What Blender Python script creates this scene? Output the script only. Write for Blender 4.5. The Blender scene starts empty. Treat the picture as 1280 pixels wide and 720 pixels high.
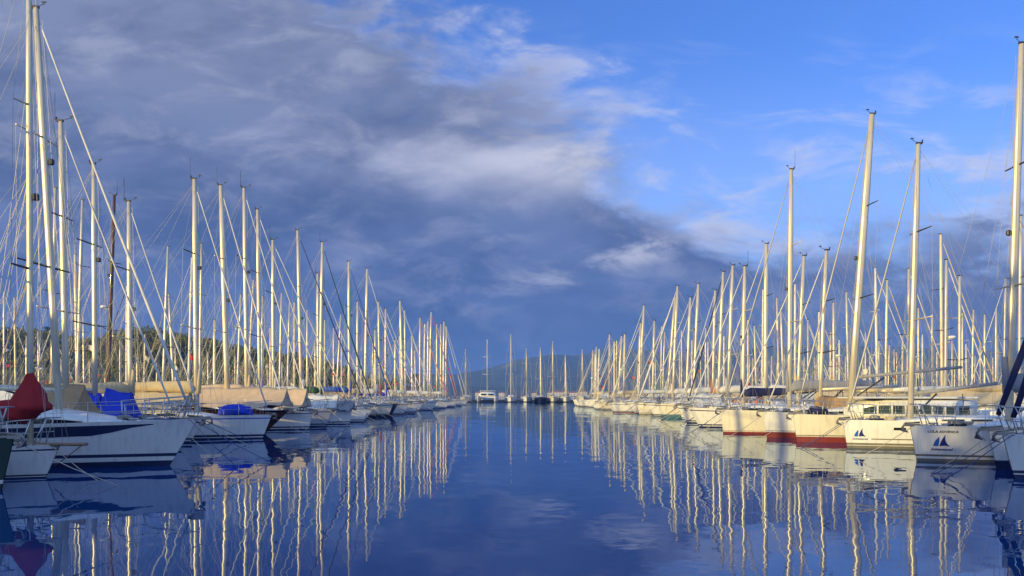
import bpy, math, random
import numpy as np
from mathutils import Vector, Matrix, noise as mnoise

R = math.radians
rng = random.Random(7)
SC = bpy.context.scene
COL = SC.collection
F = 1000.0      # focal length in pixels of the 1280 px wide photograph
HZ = 494.0      # row of the horizon
CAMZ = 2.0
SUN_AZ = R(233)     # direction the sun stands in, clockwise from +Y
SUN_EL = R(8.5)

def wx(px, Y):
    return (px - 640.0) * Y / F
def wz(py, Y):
    return CAMZ + (HZ - py) * Y / F

# ------------------------------------------------------------------ materials
def nodes_of(m):
    m.use_nodes = True
    nt = m.node_tree
    nt.nodes.clear()
    return nt, nt.nodes, nt.links

def mat(name, col, rough=0.5, metal=0.0, var=0.08, scale=3.0, bump=0.0, bscale=30.0, coat=0.0, streak=0.0, spec=0.5):
    m = bpy.data.materials.new(name)
    nt, N, Lk = nodes_of(m)
    out = N.new('ShaderNodeOutputMaterial')
    p = N.new('ShaderNodeBsdfPrincipled')
    Lk.new(p.outputs[0], out.inputs[0])
    p.inputs['Roughness'].default_value = rough
    p.inputs['Metallic'].default_value = metal
    p.inputs['Specular IOR Level'].default_value = spec
    p.inputs['Coat Weight'].default_value = coat
    p.inputs['Coat Roughness'].default_value = 0.08
    tc = N.new('ShaderNodeTexCoord')
    nz = N.new('ShaderNodeTexNoise')
    nz.inputs['Scale'].default_value = scale
    nz.inputs['Detail'].default_value = 4
    Lk.new(tc.outputs['Object'], nz.inputs['Vector'])
    oi = N.new('ShaderNodeObjectInfo')
    mr = N.new('ShaderNodeMapRange')
    mr.inputs['From Min'].default_value = 0.3
    mr.inputs['From Max'].default_value = 0.7
    mr.inputs['To Min'].default_value = 1 - var
    mr.inputs['To Max'].default_value = 1 + var
    Lk.new(nz.outputs['Fac'], mr.inputs['Value'])
    mr2 = N.new('ShaderNodeMapRange')
    mr2.inputs['To Min'].default_value = 1 - var * .7
    mr2.inputs['To Max'].default_value = 1 + var * .7
    Lk.new(oi.outputs['Random'], mr2.inputs['Value'])
    mm = N.new('ShaderNodeMath'); mm.operation = 'MULTIPLY'
    Lk.new(mr.outputs[0], mm.inputs[0]); Lk.new(mr2.outputs[0], mm.inputs[1])
    fac = mm.outputs[0]
    if streak > 0:
        mp = N.new('ShaderNodeMapping')
        mp.inputs['Scale'].default_value = (7, 7, 0.35)
        Lk.new(tc.outputs['Object'], mp.inputs['Vector'])
        n2 = N.new('ShaderNodeTexNoise'); n2.inputs['Scale'].default_value = 1.0; n2.inputs['Detail'].default_value = 5
        Lk.new(mp.outputs[0], n2.inputs['Vector'])
        m3 = N.new('ShaderNodeMapRange')
        m3.inputs['From Min'].default_value = 0.5; m3.inputs['From Max'].default_value = 0.75
        m3.inputs['To Min'].default_value = 1.0; m3.inputs['To Max'].default_value = 1 - streak
        Lk.new(n2.outputs['Fac'], m3.inputs['Value'])
        m4 = N.new('ShaderNodeMath'); m4.operation = 'MULTIPLY'
        Lk.new(fac, m4.inputs[0]); Lk.new(m3.outputs[0], m4.inputs[1])
        fac = m4.outputs[0]
    vm = N.new('ShaderNodeVectorMath'); vm.operation = 'SCALE'
    vm.inputs[0].default_value = col[:3]
    Lk.new(fac, vm.inputs['Scale'])
    Lk.new(vm.outputs[0], p.inputs['Base Color'])
    if bump > 0:
        b = N.new('ShaderNodeBump'); b.inputs['Strength'].default_value = 1.0; b.inputs['Distance'].default_value = bump
        n3 = N.new('ShaderNodeTexNoise'); n3.inputs['Scale'].default_value = bscale; n3.inputs['Detail'].default_value = 3
        Lk.new(tc.outputs['Object'], n3.inputs['Vector'])
        Lk.new(n3.outputs['Fac'], b.inputs['Height'])
        Lk.new(b.outputs[0], p.inputs['Normal'])
    return m

M = {}
def defmats():
    D = dict(
        white=((.78, .77, .71), .28, 0, .04, .6, 0, 30, .35, .20),
        cream=((.72, .67, .52), .3, 0, .04, .6, 0, 30, .3, .22),
        greyhull=((.42, .44, .46), .3, 0, .03, .6, 0, 30, .3, .1),
        navy=((.018, .025, .075), .3, 0, .1, .8, 0, 30, .4, .0),
        darkgreen=((.012, .035, .025), .35, 0, .1, .8, 0, 30, .3, .0),
        bluehull=((.03, .07, .25), .3, 0, .1, .8, 0, 30, .4, .0),
        brown=((.030, .014, .010), .35, 0, .2, 2, 0, 30, .3, .2),
        red=((.21, .028, .022), .6, 0, .12, 3, 0, 30, 0, .25),
        black=((.015, .015, .018), .45, 0, .1, 3, 0, 30, 0, .0),
        olive=((.16, .15, .11), .6, 0, .15, 3, 0, 30, 0, .2),
        teal=((.05, .16, .20), .6, 0, .12, 3, 0, 30, 0, .2),
        bluefoul=((.02, .05, .20), .6, 0, .12, 3, 0, 30, 0, .2),
        deck=((.62, .61, .57), .6, 0, .06, 2, .002, 60, 0, .0),
        teak=((.26, .17, .10), .7, 0, .15, 6, .002, 60, 0, .0),
        alugrey=((.56, .53, .46), .42, .3, .05, 1.5, 0, 30, 0, .1),
        aluwarm=((.72, .60, .40), .42, .1, .05, 1.5, 0, 30, 0, .1),
        alu=((.70, .61, .44), .38, .35, .04, 1.5, 0, 30, 0, .06),
        aluwhite=((.74, .70, .60), .4, .0, .04, 1.5, 0, 30, .1, .06),
        wood=((.085, .035, .018), .45, 0, .2, 4, 0, 30, .2, .1),
        wire=((.42, .40, .35), .45, .3, .05, 2, 0, 30, 0, 0),
        steel=((.55, .54, .52), .33, .7, .05, 2, 0, 30, 0, 0),
        darkmetal=((.05, .05, .055), .5, .4, .1, 3, 0, 30, 0, 0),
        galv=((.30, .28, .25), .55, .5, .15, 8, 0, 30, 0, 0),
        glass=((.012, .018, .020), .06, 0, .05, 1, 0, 30, 0, 0),
        glassgreen=((.035, .055, .045), .08, 0, .3, 2.2, 0, 30, 0, 0),
        rope=((.52, .46, .36), .9, 0, .1, 20, .003, 90, 0, 0),
        ropeblue=((.06, .09, .22), .9, 0, .1, 20, .003, 90, 0, 0),
        cv_white=((.66, .64, .58), .85, 0, .07, 3, .012, 9, 0, .08),
        cv_sand=((.58, .45, .25), .85, 0, .08, 3, .012, 9, 0, .08),
        cv_peach=((.62, .45, .28), .85, 0, .08, 3, .012, 9, 0, .1),
        cv_tan=((.42, .26, .12), .85, 0, .1, 3, .012, 9, 0, .1),
        cv_blue=((.012, .045, .52), .75, 0, .1, 3, .012, 9, 0, .1),
        cv_mid=((.03, .09, .36), .8, 0, .1, 3, .012, 9, 0, .1),
        cv_navy=((.014, .018, .075), .85, 0, .1, 3, .012, 9, 0, .1),
        cv_red=((.34, .009, .014), .8, 0, .12, 3, .012, 9, 0, .1),
        cv_orange=((.55, .22, .06), .85, 0, .1, 3, .012, 9, 0, .1),
        cv_green=((.012, .07, .035), .85, 0, .1, 3, .012, 9, 0, .1),
        cv_grey=((.26, .26, .28), .85, 0, .1, 3, .012, 9, 0, .1),
        cv_lilac=((.34, .27, .34), .85, 0, .1, 3, .012, 9, 0, .1),
        flagred=((.52, .012, .016), .8, 0, .08, 6, 0, 9, 0, 0),
        flagorange=((.62, .17, .03), .8, 0, .08, 6, 0, 9, 0, 0),
        flagcream=((.72, .66, .5), .8, 0, .05, 6, 0, 9, 0, 0),
        flagblue=((.03, .07, .4), .8, 0, .05, 6, 0, 9, 0, 0),
        markwhite=((.8, .8, .8), .7, 0, .02, 6, 0, 9, 0, 0),
        markblue=((.01, .10, .42), .5, 0, .05, 3, 0, 9, 0, 0),
        markdeep=((.005, .012, .16), .5, 0, .05, 3, 0, 9, 0, 0),
        markink=((.02, .025, .06), .5, 0, .05, 3, 0, 9, 0, 0),
        rubber=((.05, .05, .06), .7, 0, .1, 3, 0, 9, 0, 0),
        fender=((.66, .66, .64), .45, 0, .06, 3, 0, 9, 0, .1),
        concrete=((.27, .26, .24), .9, 0, .2, 1.5, .004, 20, 0, .2),
        plank=((.24, .19, .14), .85, 0, .25, 5, .004, 20, 0, 0),
        plaster=((.72, .66, .55), .9, 0, .08, .4, 0, 20, 0, .1),
        rooftile=((.34, .13, .07), .9, 0, .2, .8, 0, 20, 0, 0),
        bark=((.10, .07, .05), .95, 0, .25, 2, 0, 20, 0, 0),
    )
    for k, a in D.items():
        M[k] = mat(k, a[0], a[1], a[2], a[3], a[4], a[5], a[6], a[7], a[8])
defmats()

def ground_mat(name, c1, c2, c3, s1, s2, rough=.95):
    m = bpy.data.materials.new(name)
    nt, N, Lk = nodes_of(m)
    out = N.new('ShaderNodeOutputMaterial'); p = N.new('ShaderNodeBsdfPrincipled')
    Lk.new(p.outputs[0], out.inputs[0]); p.inputs['Roughness'].default_value = rough
    g = N.new('ShaderNodeNewGeometry')
    a = N.new('ShaderNodeTexNoise'); a.inputs['Scale'].default_value = s1; a.inputs['Detail'].default_value = 6
    b = N.new('ShaderNodeTexNoise'); b.inputs['Scale'].default_value = s2; b.inputs['Detail'].default_value = 8
    Lk.new(g.outputs['Position'], a.inputs['Vector']); Lk.new(g.outputs['Position'], b.inputs['Vector'])
    r = N.new('ShaderNodeValToRGB')
    r.color_ramp.elements[0].position = .35; r.color_ramp.elements[0].color = (*c1, 1)
    r.color_ramp.elements[1].position = .62; r.color_ramp.elements[1].color = (*c2, 1)
    e = r.color_ramp.elements.new(.75); e.color = (*c3, 1)
    mx = N.new('ShaderNodeMath'); mx.operation = 'ADD'
    ml = N.new('ShaderNodeMath'); ml.operation = 'MULTIPLY_ADD'; ml.inputs[1].default_value = .5; ml.inputs[2].default_value = 0
    Lk.new(a.outputs['Fac'], ml.inputs[0]); 
    ml2 = N.new('ShaderNodeMath'); ml2.operation = 'MULTIPLY_ADD'; ml2.inputs[1].default_value = .5
    Lk.new(b.outputs['Fac'], ml2.inputs[0]); Lk.new(ml.outputs[0], ml2.inputs[2])
    Lk.new(ml2.outputs[0], r.inputs[0]); Lk.new(r.outputs[0], p.inputs['Base Color'])
    return m

def foliage_mat(name, c1, c2):
    m = bpy.data.materials.new(name)
    nt, N, Lk = nodes_of(m)
    out = N.new('ShaderNodeOutputMaterial'); p = N.new('ShaderNodeBsdfPrincipled')
    p.inputs['Roughness'].default_value = .8
    g = N.new('ShaderNodeNewGeometry')
    a = N.new('ShaderNodeTexNoise'); a.inputs['Scale'].default_value = .22; a.inputs['Detail'].default_value = 5
    Lk.new(g.outputs['Position'], a.inputs['Vector'])
    ad = N.new('ShaderNodeMath'); ad.operation = 'MULTIPLY_ADD'; ad.inputs[1].default_value = .14
    Lk.new(g.outputs['Random Per Island'], ad.inputs[0]); Lk.new(a.outputs['Fac'], ad.inputs[2])
    r = N.new('ShaderNodeValToRGB')
    r.color_ramp.elements[0].position = .42; r.color_ramp.elements[0].color = (*c1, 1)
    r.color_ramp.elements[1].position = .72; r.color_ramp.elements[1].color = (*c2, 1)
    Lk.new(ad.outputs[0], r.inputs[0]); Lk.new(r.outputs[0], p.inputs['Base Color'])
    t = N.new('ShaderNodeBsdfTranslucent'); Lk.new(r.outputs[0], t.inputs[0])
    mix = N.new('ShaderNodeMixShader'); mix.inputs[0].default_value = .45
    Lk.new(p.outputs[0], mix.inputs[1]); Lk.new(t.outputs[0], mix.inputs[2]); Lk.new(mix.outputs[0], out.inputs[0])
    return m

# ------------------------------------------------------------------ mesh builder
class MB:
    def __init__(s):
        s.v = []; s.f = []; s.m = []; s.s = []
    def face(s, idx, mi=0, sm=False):
        s.f.append(tuple(idx)); s.m.append(mi); s.s.append(sm)
    def ring_loft(s, rings, mi=0, sm=True, closed=True, caps=(True, True)):
        base = len(s.v); n = len(rings[0])
        for r in rings:
            s.v.extend([tuple(p) for p in r])
        for i in range(len(rings) - 1):
            a = base + i * n; b = a + n
            for j in range(n if closed else n - 1):
                k = (j + 1) % n
                s.face((a + j, a + k, b + k, b + j), mi if not callable(mi) else mi(i, j), sm)
        if closed and caps[0]: s.face([base + j for j in range(n)][::-1], mi if not callable(mi) else 0, False)
        if closed and caps[1]:
            e = base + (len(rings) - 1) * n
            s.face([e + j for j in range(n)], mi if not callable(mi) else 0, False)
    def tube(s, pts, rad, n=6, mi=0, sm=True, caps=True, ell=1.0, up=None):
        pts = [Vector(p) for p in pts]
        if not isinstance(rad, (list, tuple)): rad = [rad] * len(pts)
        rings = []
        for i, p in enumerate(pts):
            if i == 0: d = pts[1] - pts[0]
            elif i == len(pts) - 1: d = pts[-1] - pts[-2]
            else: d = (pts[i + 1] - pts[i]).normalized() + (pts[i] - pts[i - 1]).normalized()
            if d.length < 1e-9: d = Vector((0, 0, 1))
            d.normalize()
            u = Vector(up) if up is not None else (Vector((1, 0, 0)) if abs(d.x) < .9 else Vector((0, 1, 0)))
            a = (u - d * u.dot(d)).normalized(); b = d.cross(a)
            rings.append([p + (a * math.cos(t) * ell + b * math.sin(t)) * rad[i] for t in [2 * math.pi * j / n for j in range(n)]])
        s.ring_loft(rings, mi, sm, True, (caps, caps))
    def box(s, c, h, mi=0, rot=None, bev=0.0):
        c = Vector(c); hx, hy, hz = h
        P = []
        if bev <= 0:
            P = [Vector((x, y, z)) for z in (-hz, hz) for (x, y) in ((-hx, -hy), (hx, -hy), (hx, hy), (-hx, hy))]
            if rot: P = [rot @ p for p in P]
            b = len(s.v); s.v.extend([tuple(c + p) for p in P])
            for q in ((3, 2, 1, 0), (4, 5, 6, 7), (0, 1, 5, 4), (1, 2, 6, 5), (2, 3, 7, 6), (3, 0, 4, 7)):
                s.face([b + i for i in q], mi)
            return
        rings = []
        def rr(hx, hy, z):
            e = min(bev, hx * .9, hy * .9)
            L = [(-hx + e, -hy), (hx - e, -hy), (hx, -hy + e), (hx, hy - e), (hx - e, hy), (-hx + e, hy), (-hx, hy - e), (-hx, -hy + e)]
            o = [Vector((x, y, z)) for x, y in L]
            if rot: o = [rot @ p for p in o]
            return [c + p for p in o]
        rings = [rr(hx - bev, hy - bev, -hz), rr(hx, hy, -hz + bev), rr(hx, hy, hz - bev), rr(hx - bev, hy - bev, hz)]
        s.ring_loft(rings, mi, False)
    def build(s, name, mats, parent=None, loc=None):
        me = bpy.data.meshes.new(name)
        me.from_pydata(s.v, [], s.f)
        if not isinstance(mats, (list, tuple)): mats = [mats]
        for x in mats: me.materials.append(x if not isinstance(x, str) else M[x])
        me.polygons.foreach_set('material_index', s.m)
        me.polygons.foreach_set('use_smooth', s.s)
        me.update()
        o = bpy.data.objects.new(name, me); COL.objects.link(o)
        if parent is not None: o.parent = parent
        if loc is not None: o.location = loc
        return o

def empty(name, loc, rz=0.0):
    o = bpy.data.objects.new(name, None); COL.objects.link(o)
    o.location = loc; o.rotation_euler = (0, 0, rz); o.empty_display_size = .5
    return o
def tag(o, label=None, cat=None, group=None, kind=None):
    if label: o['label'] = label
    if cat: o['category'] = cat
    if group: o['group'] = group
    if kind: o['kind'] = kind
    return o
def sstep(a, b, x):
    t = max(0., min(1., (x - a) / (b - a))); return t * t * (3 - 2 * t)
def lerp(a, b, t): return a + (b - a) * t

# ------------------------------------------------------------------ boats
class Hull:
    """Shape functions of one hull; x forward, stem at the waterline at x = L/2, water at z = 0."""
    def __init__(s, L, B, fbb, fbm, fbs, rake, tr=-.35, fine=.28):
        s.L, s.B, s.fbb, s.fbm, s.fbs, s.rake, s.tr, s.fine = L, B, fbb, fbm, fbs, rake, tr, fine
    def sheer(s, t):
        return s.fbm + (s.fbb - s.fbm) * max(0, (t - .3) / .7) ** 1.7 + (s.fbs - s.fbm) * max(0, (.3 - t) / .3) ** 1.5
    def hw(s, t):
        if t < .45: return s.B / 2 * (.76 + .24 * math.sin(max(t, 0) / .45 * math.pi / 2))
        return s.B / 2 * max(0.0, 1 - ((t - .45) / .55) ** 2.15)
    def pt(s, t, z, side):
        sh = s.sheer(t); v = z / sh
        w = s.hw(t)
        wl = w * (.90 - s.fine * max(0, (t - .45) / .55) ** 1.1)
        if v >= 0: y = lerp(wl, w, v ** .85)
        else: y = wl * max(.2, 1 + z * .9)
        x = -s.L / 2 + s.L * t + s.rake * (z / s.fbb) * sstep(.70, 1.0, t) ** 1.2
        x -= s.tr * max(0, v) * sstep(.2, 0, t) if z >= 0 else 0
        y = max(y, .018)
        return (x, side * y, z)
    def tx(s, x):   # t of a deck x
        lo, hi = 0., 1.
        for _ in range(30):
            m = (lo + hi) / 2
            if s.pt(m, s.sheer(m), 1)[0] < x: lo = m
            else: hi = m
        return (lo + hi) / 2
    def dw(s, x): return s.hw(s.tx(x))
    def dz(s, x): return s.sheer(s.tx(x))

def hull_mesh(h, cols, bands, lod, parent, name='hull', cove=True):
    """cols: topside, antifoul, boot, cove ; bands: heights of antifoul top, gap top, boot top"""
    mb = MB()
    ns = [8, 14, 22][lod]
    ts = [i / (ns - 1) for i in range(ns)]
    ts = [1 - (1 - t) ** 1.35 for t in ts]
    a, g, b = bands
    zl = [-.4, -.06, a, g, b]
    fr = [.0, .3, .6, .80, .855, .93, 1.0] if lod > 0 else [0., .5, 1.]
    def mi(j):
        if j < 2: return 1
        if j == 2: return 0
        if j == 3: return 2
        if lod > 0 and cove and j == 7: return 3
        return 0
    rows = len(zl) + len(fr) - 1
    for side in (1, -1):
        base = len(mb.v)
        for t in ts:
            sh = h.sheer(t) + .05
            zs = zl[:-1] + [b + (sh - b) * f for f in fr]
            for z in zs: mb.v.append(h.pt(t, z, side))
        n = len(zs)
        for i in range(ns - 1):
            for j in range(n - 1):
                q = (base + i * n + j, base + (i + 1) * n + j, base + (i + 1) * n + j + 1, base + i * n + j + 1)
                mb.face(q if side < 0 else q[::-1], mi(j), True)
        if side == 1: b1 = base
    # transom
    for j in range(n - 1):
        mb.face((b1 + j, b1 + j + 1, base + j + 1, base + j), mi(j) if mi(j) != 3 else 0, False)
    # deck, just under the top of the bulwark
    k = len(mb.v)
    for t in ts:
        w = h.hw(t) * .985; z = h.sheer(t)
        x = h.pt(t, z, 1)[0]
        mb.v += [(x, w, z), (x, w * .5, z + .035), (x, 0, z + .05), (x, -w * .5, z + .035), (x, -w, z)]
    for i in range(ns - 1):
        for j in range(4):
            p = k + i * 5 + j
            mb.face((p, p + 1, p + 6, p + 5), 4, False)
    o = mb.build(name, [M[c] if isinstance(c, str) else c for c in cols], parent)
    return o

def rail_mesh(h, lod, r=.013):
    mb = MB()
    L = h.L
    xs = [lerp(-L * .36, L * .36, i / (5 if lod > 1 else 4)) for i in range(6 if lod > 1 else 5)]
    for sd in (1, -1):
        tops = []
        for x in xs:
            w = h.dw(x) * .94; z = h.dz(x)
            mb.tube([(x, sd * w, z), (x, sd * w, z + .62)], r, 4)
            tops.append((x, sd * w, z))
        for k in (.6, .32) if lod > 1 else (.6,):
            P = [(x, y, z + k) for x, y, z in tops]
            # carry on to the pulpit
            xe = L * .43; P.append((xe, sd * h.dw(xe) * .9, h.dz(xe) + k))
            mb.tube(P, r * .55, 3, caps=False)
    return mb

def pulpit_mesh(h, lod, r=.018):
    mb = MB()
    L = h.L; tip = L / 2 + h.rake
    n = 6 if lod > 1 else 4
    def P(x, sd, dz, in_=.9): return (x, sd * max(h.dw(x) * in_, .08), h.dz(x) + dz)
    xa, xb, xc = L * .42, L * .47, tip - .22
    top = [P(xa, 1, .62), P(xb, 1, .66), P(xc, 1, .70), (tip + .02, .0, h.fbb + .70), P(xc, -1, .70), P(xb, -1, .66), P(xa, -1, .62)]
    mb.tube(top, r, n)
    mid = [P(xa, 1, .32), P(xb, 1, .34), P(xc, 1, .36)]
    mb.tube(mid, r * .8, n); mb.tube([(x, -y, z) for x, y, z in mid], r * .8, n)
    for sd in (1, -1):
        mb.tube([P(xa, sd, .62), P(xa + .05, sd, 0)], r, n)
        mb.tube([P(xb + .05, sd, .66), P(xb - .15, sd, 0)], r, n)
        mb.tube([P(xc, sd, .70), P(xc - .3, sd, 0)], r, n)
    return mb

def stern_rail_mesh(h, lod, r=.018):
    mb = MB(); L = h.L
    xa, xb = -L * .36, -L * .47
    def P(x, sd, dz): return (x, sd * h.dw(x) * .92, h.dz(x) + dz)
    for k in (.65, .33):
        mb.tube([P(xa, 1, k), P(xb, 1, k), P(xb, .4, k)], r, 4); mb.tube([P(xa, -1, k), P(xb, -1, k), P(xb, -.4, k)], r, 4)
    mb.tube([P(xb, .4, .04), P(xb, -.4, .04)], r, 4)
    for sd in (1, -1):
        for x in (xa, xb): mb.tube([P(x, sd, 0), P(x, sd, .65)], r, 4)
        mb.tube([P(xb, sd * .4, 0), P(xb, sd * .4, .65)], r, 4)
    return mb

def anchor_mesh(h, big=1.0):
    mb = MB(); tip = h.L / 2 + h.rake; z = h.fbb + .06
    s = big
    mb.box((tip - .05, 0, z), (.42 * s, .07, .035))                         # bow roller cheek
    mb.tube([(tip - .5 * s, 0, z + .08), (tip + .28 * s, 0, z + .06), (tip + .44 * s, 0, z - .16 * s)], [.03, .032, .036], 5)
    # plough flukes hang under the roller
    a = Vector((tip + .44 * s, 0, z - .14 * s)); t = Vector((tip + .10 * s, 0, z - .42 * s))
    for sd in (1, -1):
        w = Vector((tip + .40 * s, sd * .20 * s, z - .34 * s)); k = len(mb.v)
        up = Vector((0, 0, .03))
        mb.v += [tuple(a), tuple(t), tuple(w), tuple(a + up), tuple(t + up), tuple(w + up)]
        for q in ((0, 1, 2), (5, 4, 3), (0, 3, 4, 1), (1, 4, 5, 2), (2, 5, 3, 0)): mb.face([k + i for i in q])
    return mb

def coach_mesh(h, xa, xf, wf, ht, lod, slope=.9):
    """cabin trunk between xa and xf"""
    mb = MB(); rings = []
    n = 9 if lod > 0 else 5
    for i in range(n):
        u = i / (n - 1); x = lerp(xa, xf, u)
        k = min(1, (1 - u) / .38) ** .8 * min(1, .80 + u * 1.2) if slope > .5 else min(1, (1 - u) / .30 + .45) ** .9
        hh = max(ht * k, .05)
        w = min(h.dw(x) * wf, h.B * .5 * wf) * (1 if u < .75 else 1 - .55 * ((u - .75) / .25) ** 2)
        z = h.dz(x) - .02
        prof = [(1, 0), (.97, .55), (.90, .86), (.70, 1.0), (.35, 1.06), (0, 1.08)]
        if slope < .5: prof = [(1, 0), (.985, .80), (.93, .95), (.75, 1.0), (.4, 1.04), (0, 1.06)]
        if lod == 0: prof = [(1, 0), (.92, .8), (.65, 1.0), (0, 1.08)]
        pts = [(x, w * a, z + hh * b) for a, b in prof] + [(x, -w * a, z + hh * b) for a, b in prof[-2::-1]]
        rings.append(pts)
    mb.ring_loft(rings, 0, True, True, (True, True))
    return mb, rings

def coach_windows(rings, u0, u1, panes, gap=.06, lo=.16, hi=.56, off=.012):
    """one MB per pane and side, standing just proud of the trunk's side"""
    out = []
    n = len(rings); last = len(rings[0]) - 1
    def P(u, f, sd):
        i = min(int(u * (n - 1)), n - 2); k = u * (n - 1) - i
        def q(r):
            a = Vector(r[0]); b = Vector(r[1]); c = Vector(r[2])
            zz = f
            return a.lerp(b, zz / .6) if zz < .6 else b.lerp(c, (zz - .6) / .4)
        p = q(rings[i]).lerp(q(rings[i + 1]), k)
        return Vector((p.x, sd * (p.y + off), p.z))
    for sd in (1, -1):
        for j in range(panes):
            a = lerp(u0, u1, (j + gap) / panes); b = lerp(u0, u1, (j + 1 - gap) / panes)
            mb = MB(); m = 5 if panes > 1 else 11
            for i in range(m):
                u = lerp(a, b, i / (m - 1))
                tip = 1.0
                if panes <= 1: tip = .35 + .65 * min(1, min(i, m - 1 - i) / 1.2)
                c = (lo + hi) / 2
                mb.v += [tuple(P(u, c - (c - lo) * tip, sd)), tuple(P(u, c + (hi - c) * tip, sd))]
            # give the pane a thickness outward
            k = len(mb.v)
            mb.v += [(x, y + sd * .008, z) for x, y, z in mb.v]
            for i in range(m - 1):
                q = (2 * i, 2 * i + 2, 2 * i + 3, 2 * i + 1)
                q2 = [k + e for e in q]
                mb.face(q2 if sd < 0 else q2[::-1])
                mb.face((2 * i, 2 * i + 2, k + 2 * i + 2, k + 2 * i)); mb.face((2 * i + 1, 2 * i + 3, k + 2 * i + 3, k + 2 * i + 1))
            mb.face((0, 1, k + 1, k)); e = 2 * (m - 1); mb.face((e, e + 1, k + e + 1, k + e))
            out.append(mb)
    return out

def fold(v, amp, sc, seed=0):
    n = mnoise.noise(Vector((v[0] * sc + seed * 7.3, v[1] * sc * 1.3 + seed, v[2] * sc * 2)))
    return n * amp

def tent_mesh(x0, x1, zr, ze, w, seed=0, n=11, lod=1, sag=.10):
    """awning hung over a boom: ridge at height zr, eaves at ze"""
    mb = MB(); rings = []
    n = n if lod > 0 else 6
    prof = [1, .8, .55, .3, .1, 0]
    for i in range(n):
        u = i / (n - 1); x = lerp(x0, x1, u)
        s = sag * math.sin(u * math.pi * 2) ** 2
        pts = []
        for k, a in enumerate(prof):
            zz = lerp(zr, ze, a ** .85) - .10 * math.sin(a * math.pi) - s * a
            pts.append((x, w * a, zz))
        pts = pts + [(p[0], -p[1], p[2]) for p in pts[-2::-1]]
        q = []
        for p in pts:
            d = fold(p, .11, 1.7, seed) + fold(p, .075, 4.4, seed + 3)
            q.append((p[0] + d * .4, p[1] + d * .5 * (1 if p[1] > 0 else -1), p[2] + d))
        rings.append(q)
    # outer and inner skin so that it has a thickness, and hanging end flaps
    mb.ring_loft(rings, 0, True, False)
    inner = [[(p[0], p[1] * .985, p[2] - .015) for p in r] for r in rings]
    mb.ring_loft([r[::-1] for r in inner], 0, True, False)
    for e in (0, -1):
        r = rings[e]; k = len(mb.v); mb.v += r
        f = list(range(k, k + len(r))); mb.face(f if e else f[::-1], 0, False)
    return mb

def boom_mesh(x0, x1, z, rise, r=.06):
    mb = MB(); mb.tube([(x0, 0, z), (x1, 0, z + rise)], [r, r * .9], 7)
    return mb

def sailcover_mesh(x0, x1, z, rise, h0, h1, w, seed, lod, collar=True):
    mb = MB(); rings = []
    n = [5, 10, 16][lod]; m = [6, 8, 12][lod]
    for i in range(n):
        u = i / (n - 1); x = lerp(x0, x1, u)
        hh = lerp(h0, h1, u ** .8) * (1 if i not in (0, n - 1) else .6); ww = w * lerp(1, .7, u) * (1 if i not in (0, n - 1) else .6)
        zc = z + rise * u
        ring = []
        for j in range(m):
            t = 2 * math.pi * j / m
            c, s_ = math.cos(t), math.sin(t)
            y = ww * c * (1 - .35 * max(0, s_)); zz = zc - .10 + (hh * .5 + .04) * (1 + s_)
            p = (x, y, zz)
            d = fold(p, .07, 2.4, seed)
            ring.append((x + d * .2, y * (1 + d * 2.0), zz + d * .6))
        rings.append(ring)
    mb.ring_loft(rings, 0, True)
    if collar:
        mb.tube([(x0 + .10, 0, z - .12), (x0 + .12, 0, z + h0 * .8), (x0 + .16, 0, z + h0 * 1.9)], [w * .62, w * .58, w * .42], 8)
    return mb

def furled_mesh(p0, p1, r, lod, seed=0):
    a, b = Vector(p0), Vector(p1); n = 5 if lod == 0 else 12
    pts = []; rad = []
    for i in range(n):
        u = i / (n - 1); p = a.lerp(b, .03 + .93 * u)
        p.z -= .10 * math.sin(u * math.pi)
        pts.append(p); rad.append(r * (.45 + .75 * math.sin(min(1, u * 2.6 + .12) * math.pi / 2)) * (1 - .72 * u) * (1 + .1 * math.sin(i * 2.1 + seed)) + .012)
    mb = MB(); mb.tube(pts, rad, 5 if lod == 0 else 8)
    return mb

def flag_mesh(x, y, z, w, hgt, seed, two=False, crescent=False):
    """hanging, gently folded flag; hoist at (x, y, z) going down"""
    mb = MB(); nu, nv = 7, 5
    def P(u, v, o):
        dx = -u * w * .75; 
        dy = .10 * w * math.sin(u * 7 + seed) + .25 * w * u * math.sin(seed * 3.1) + o
        return (x + dx, y + dy, z - v * hgt - u * u * hgt * .75 + .03 * math.sin(u * 9 + v * 4 + seed))
    for o in (.004, -.004):
        k = len(mb.v)
        for i in range(nu):
            for j in range(nv): mb.v.append(P(i / (nu - 1), j / (nv - 1), o))
        for i in range(nu - 1):
            for j in range(nv - 1):
                q = (k + i * nv + j, k + (i + 1) * nv + j, k + (i + 1) * nv + j + 1, k + i * nv + j + 1)
                mb.face(q if o > 0 else q[::-1], 0, True)
    if crescent:
        for o in (.009, -.009):
            k = len(mb.v); m = 14
            for i in range(m + 1):          # crescent: outer arc and offset inner arc
                t = R(55) + R(250) * i / m
                co, so = .38 + .17 * math.cos(t), .5 + .25 * math.sin(t)
                ci, si = .42 + .135 * math.cos(t), .5 + .20 * math.sin(t)
                mb.v += [P(co, so, o), P(ci, si, o)]
            for i in range(m): mb.face((k + 2 * i, k + 2 * i + 2, k + 2 * i + 3, k + 2 * i + 1), 1)
            k = len(mb.v)
            mb.v.append(P(.62, .5, o))
            for i in range(10):
                rr = (.09, .04)[i % 2]; t = R(180 + 36 * i)
                mb.v.append(P(.62 + rr * math.cos(t), .5 + rr * 1.5 * math.sin(t), o))
            for i in range(10): mb.face((k, k + 1 + i, k + 1 + (i + 1) % 10), 1)
    return mb

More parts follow.
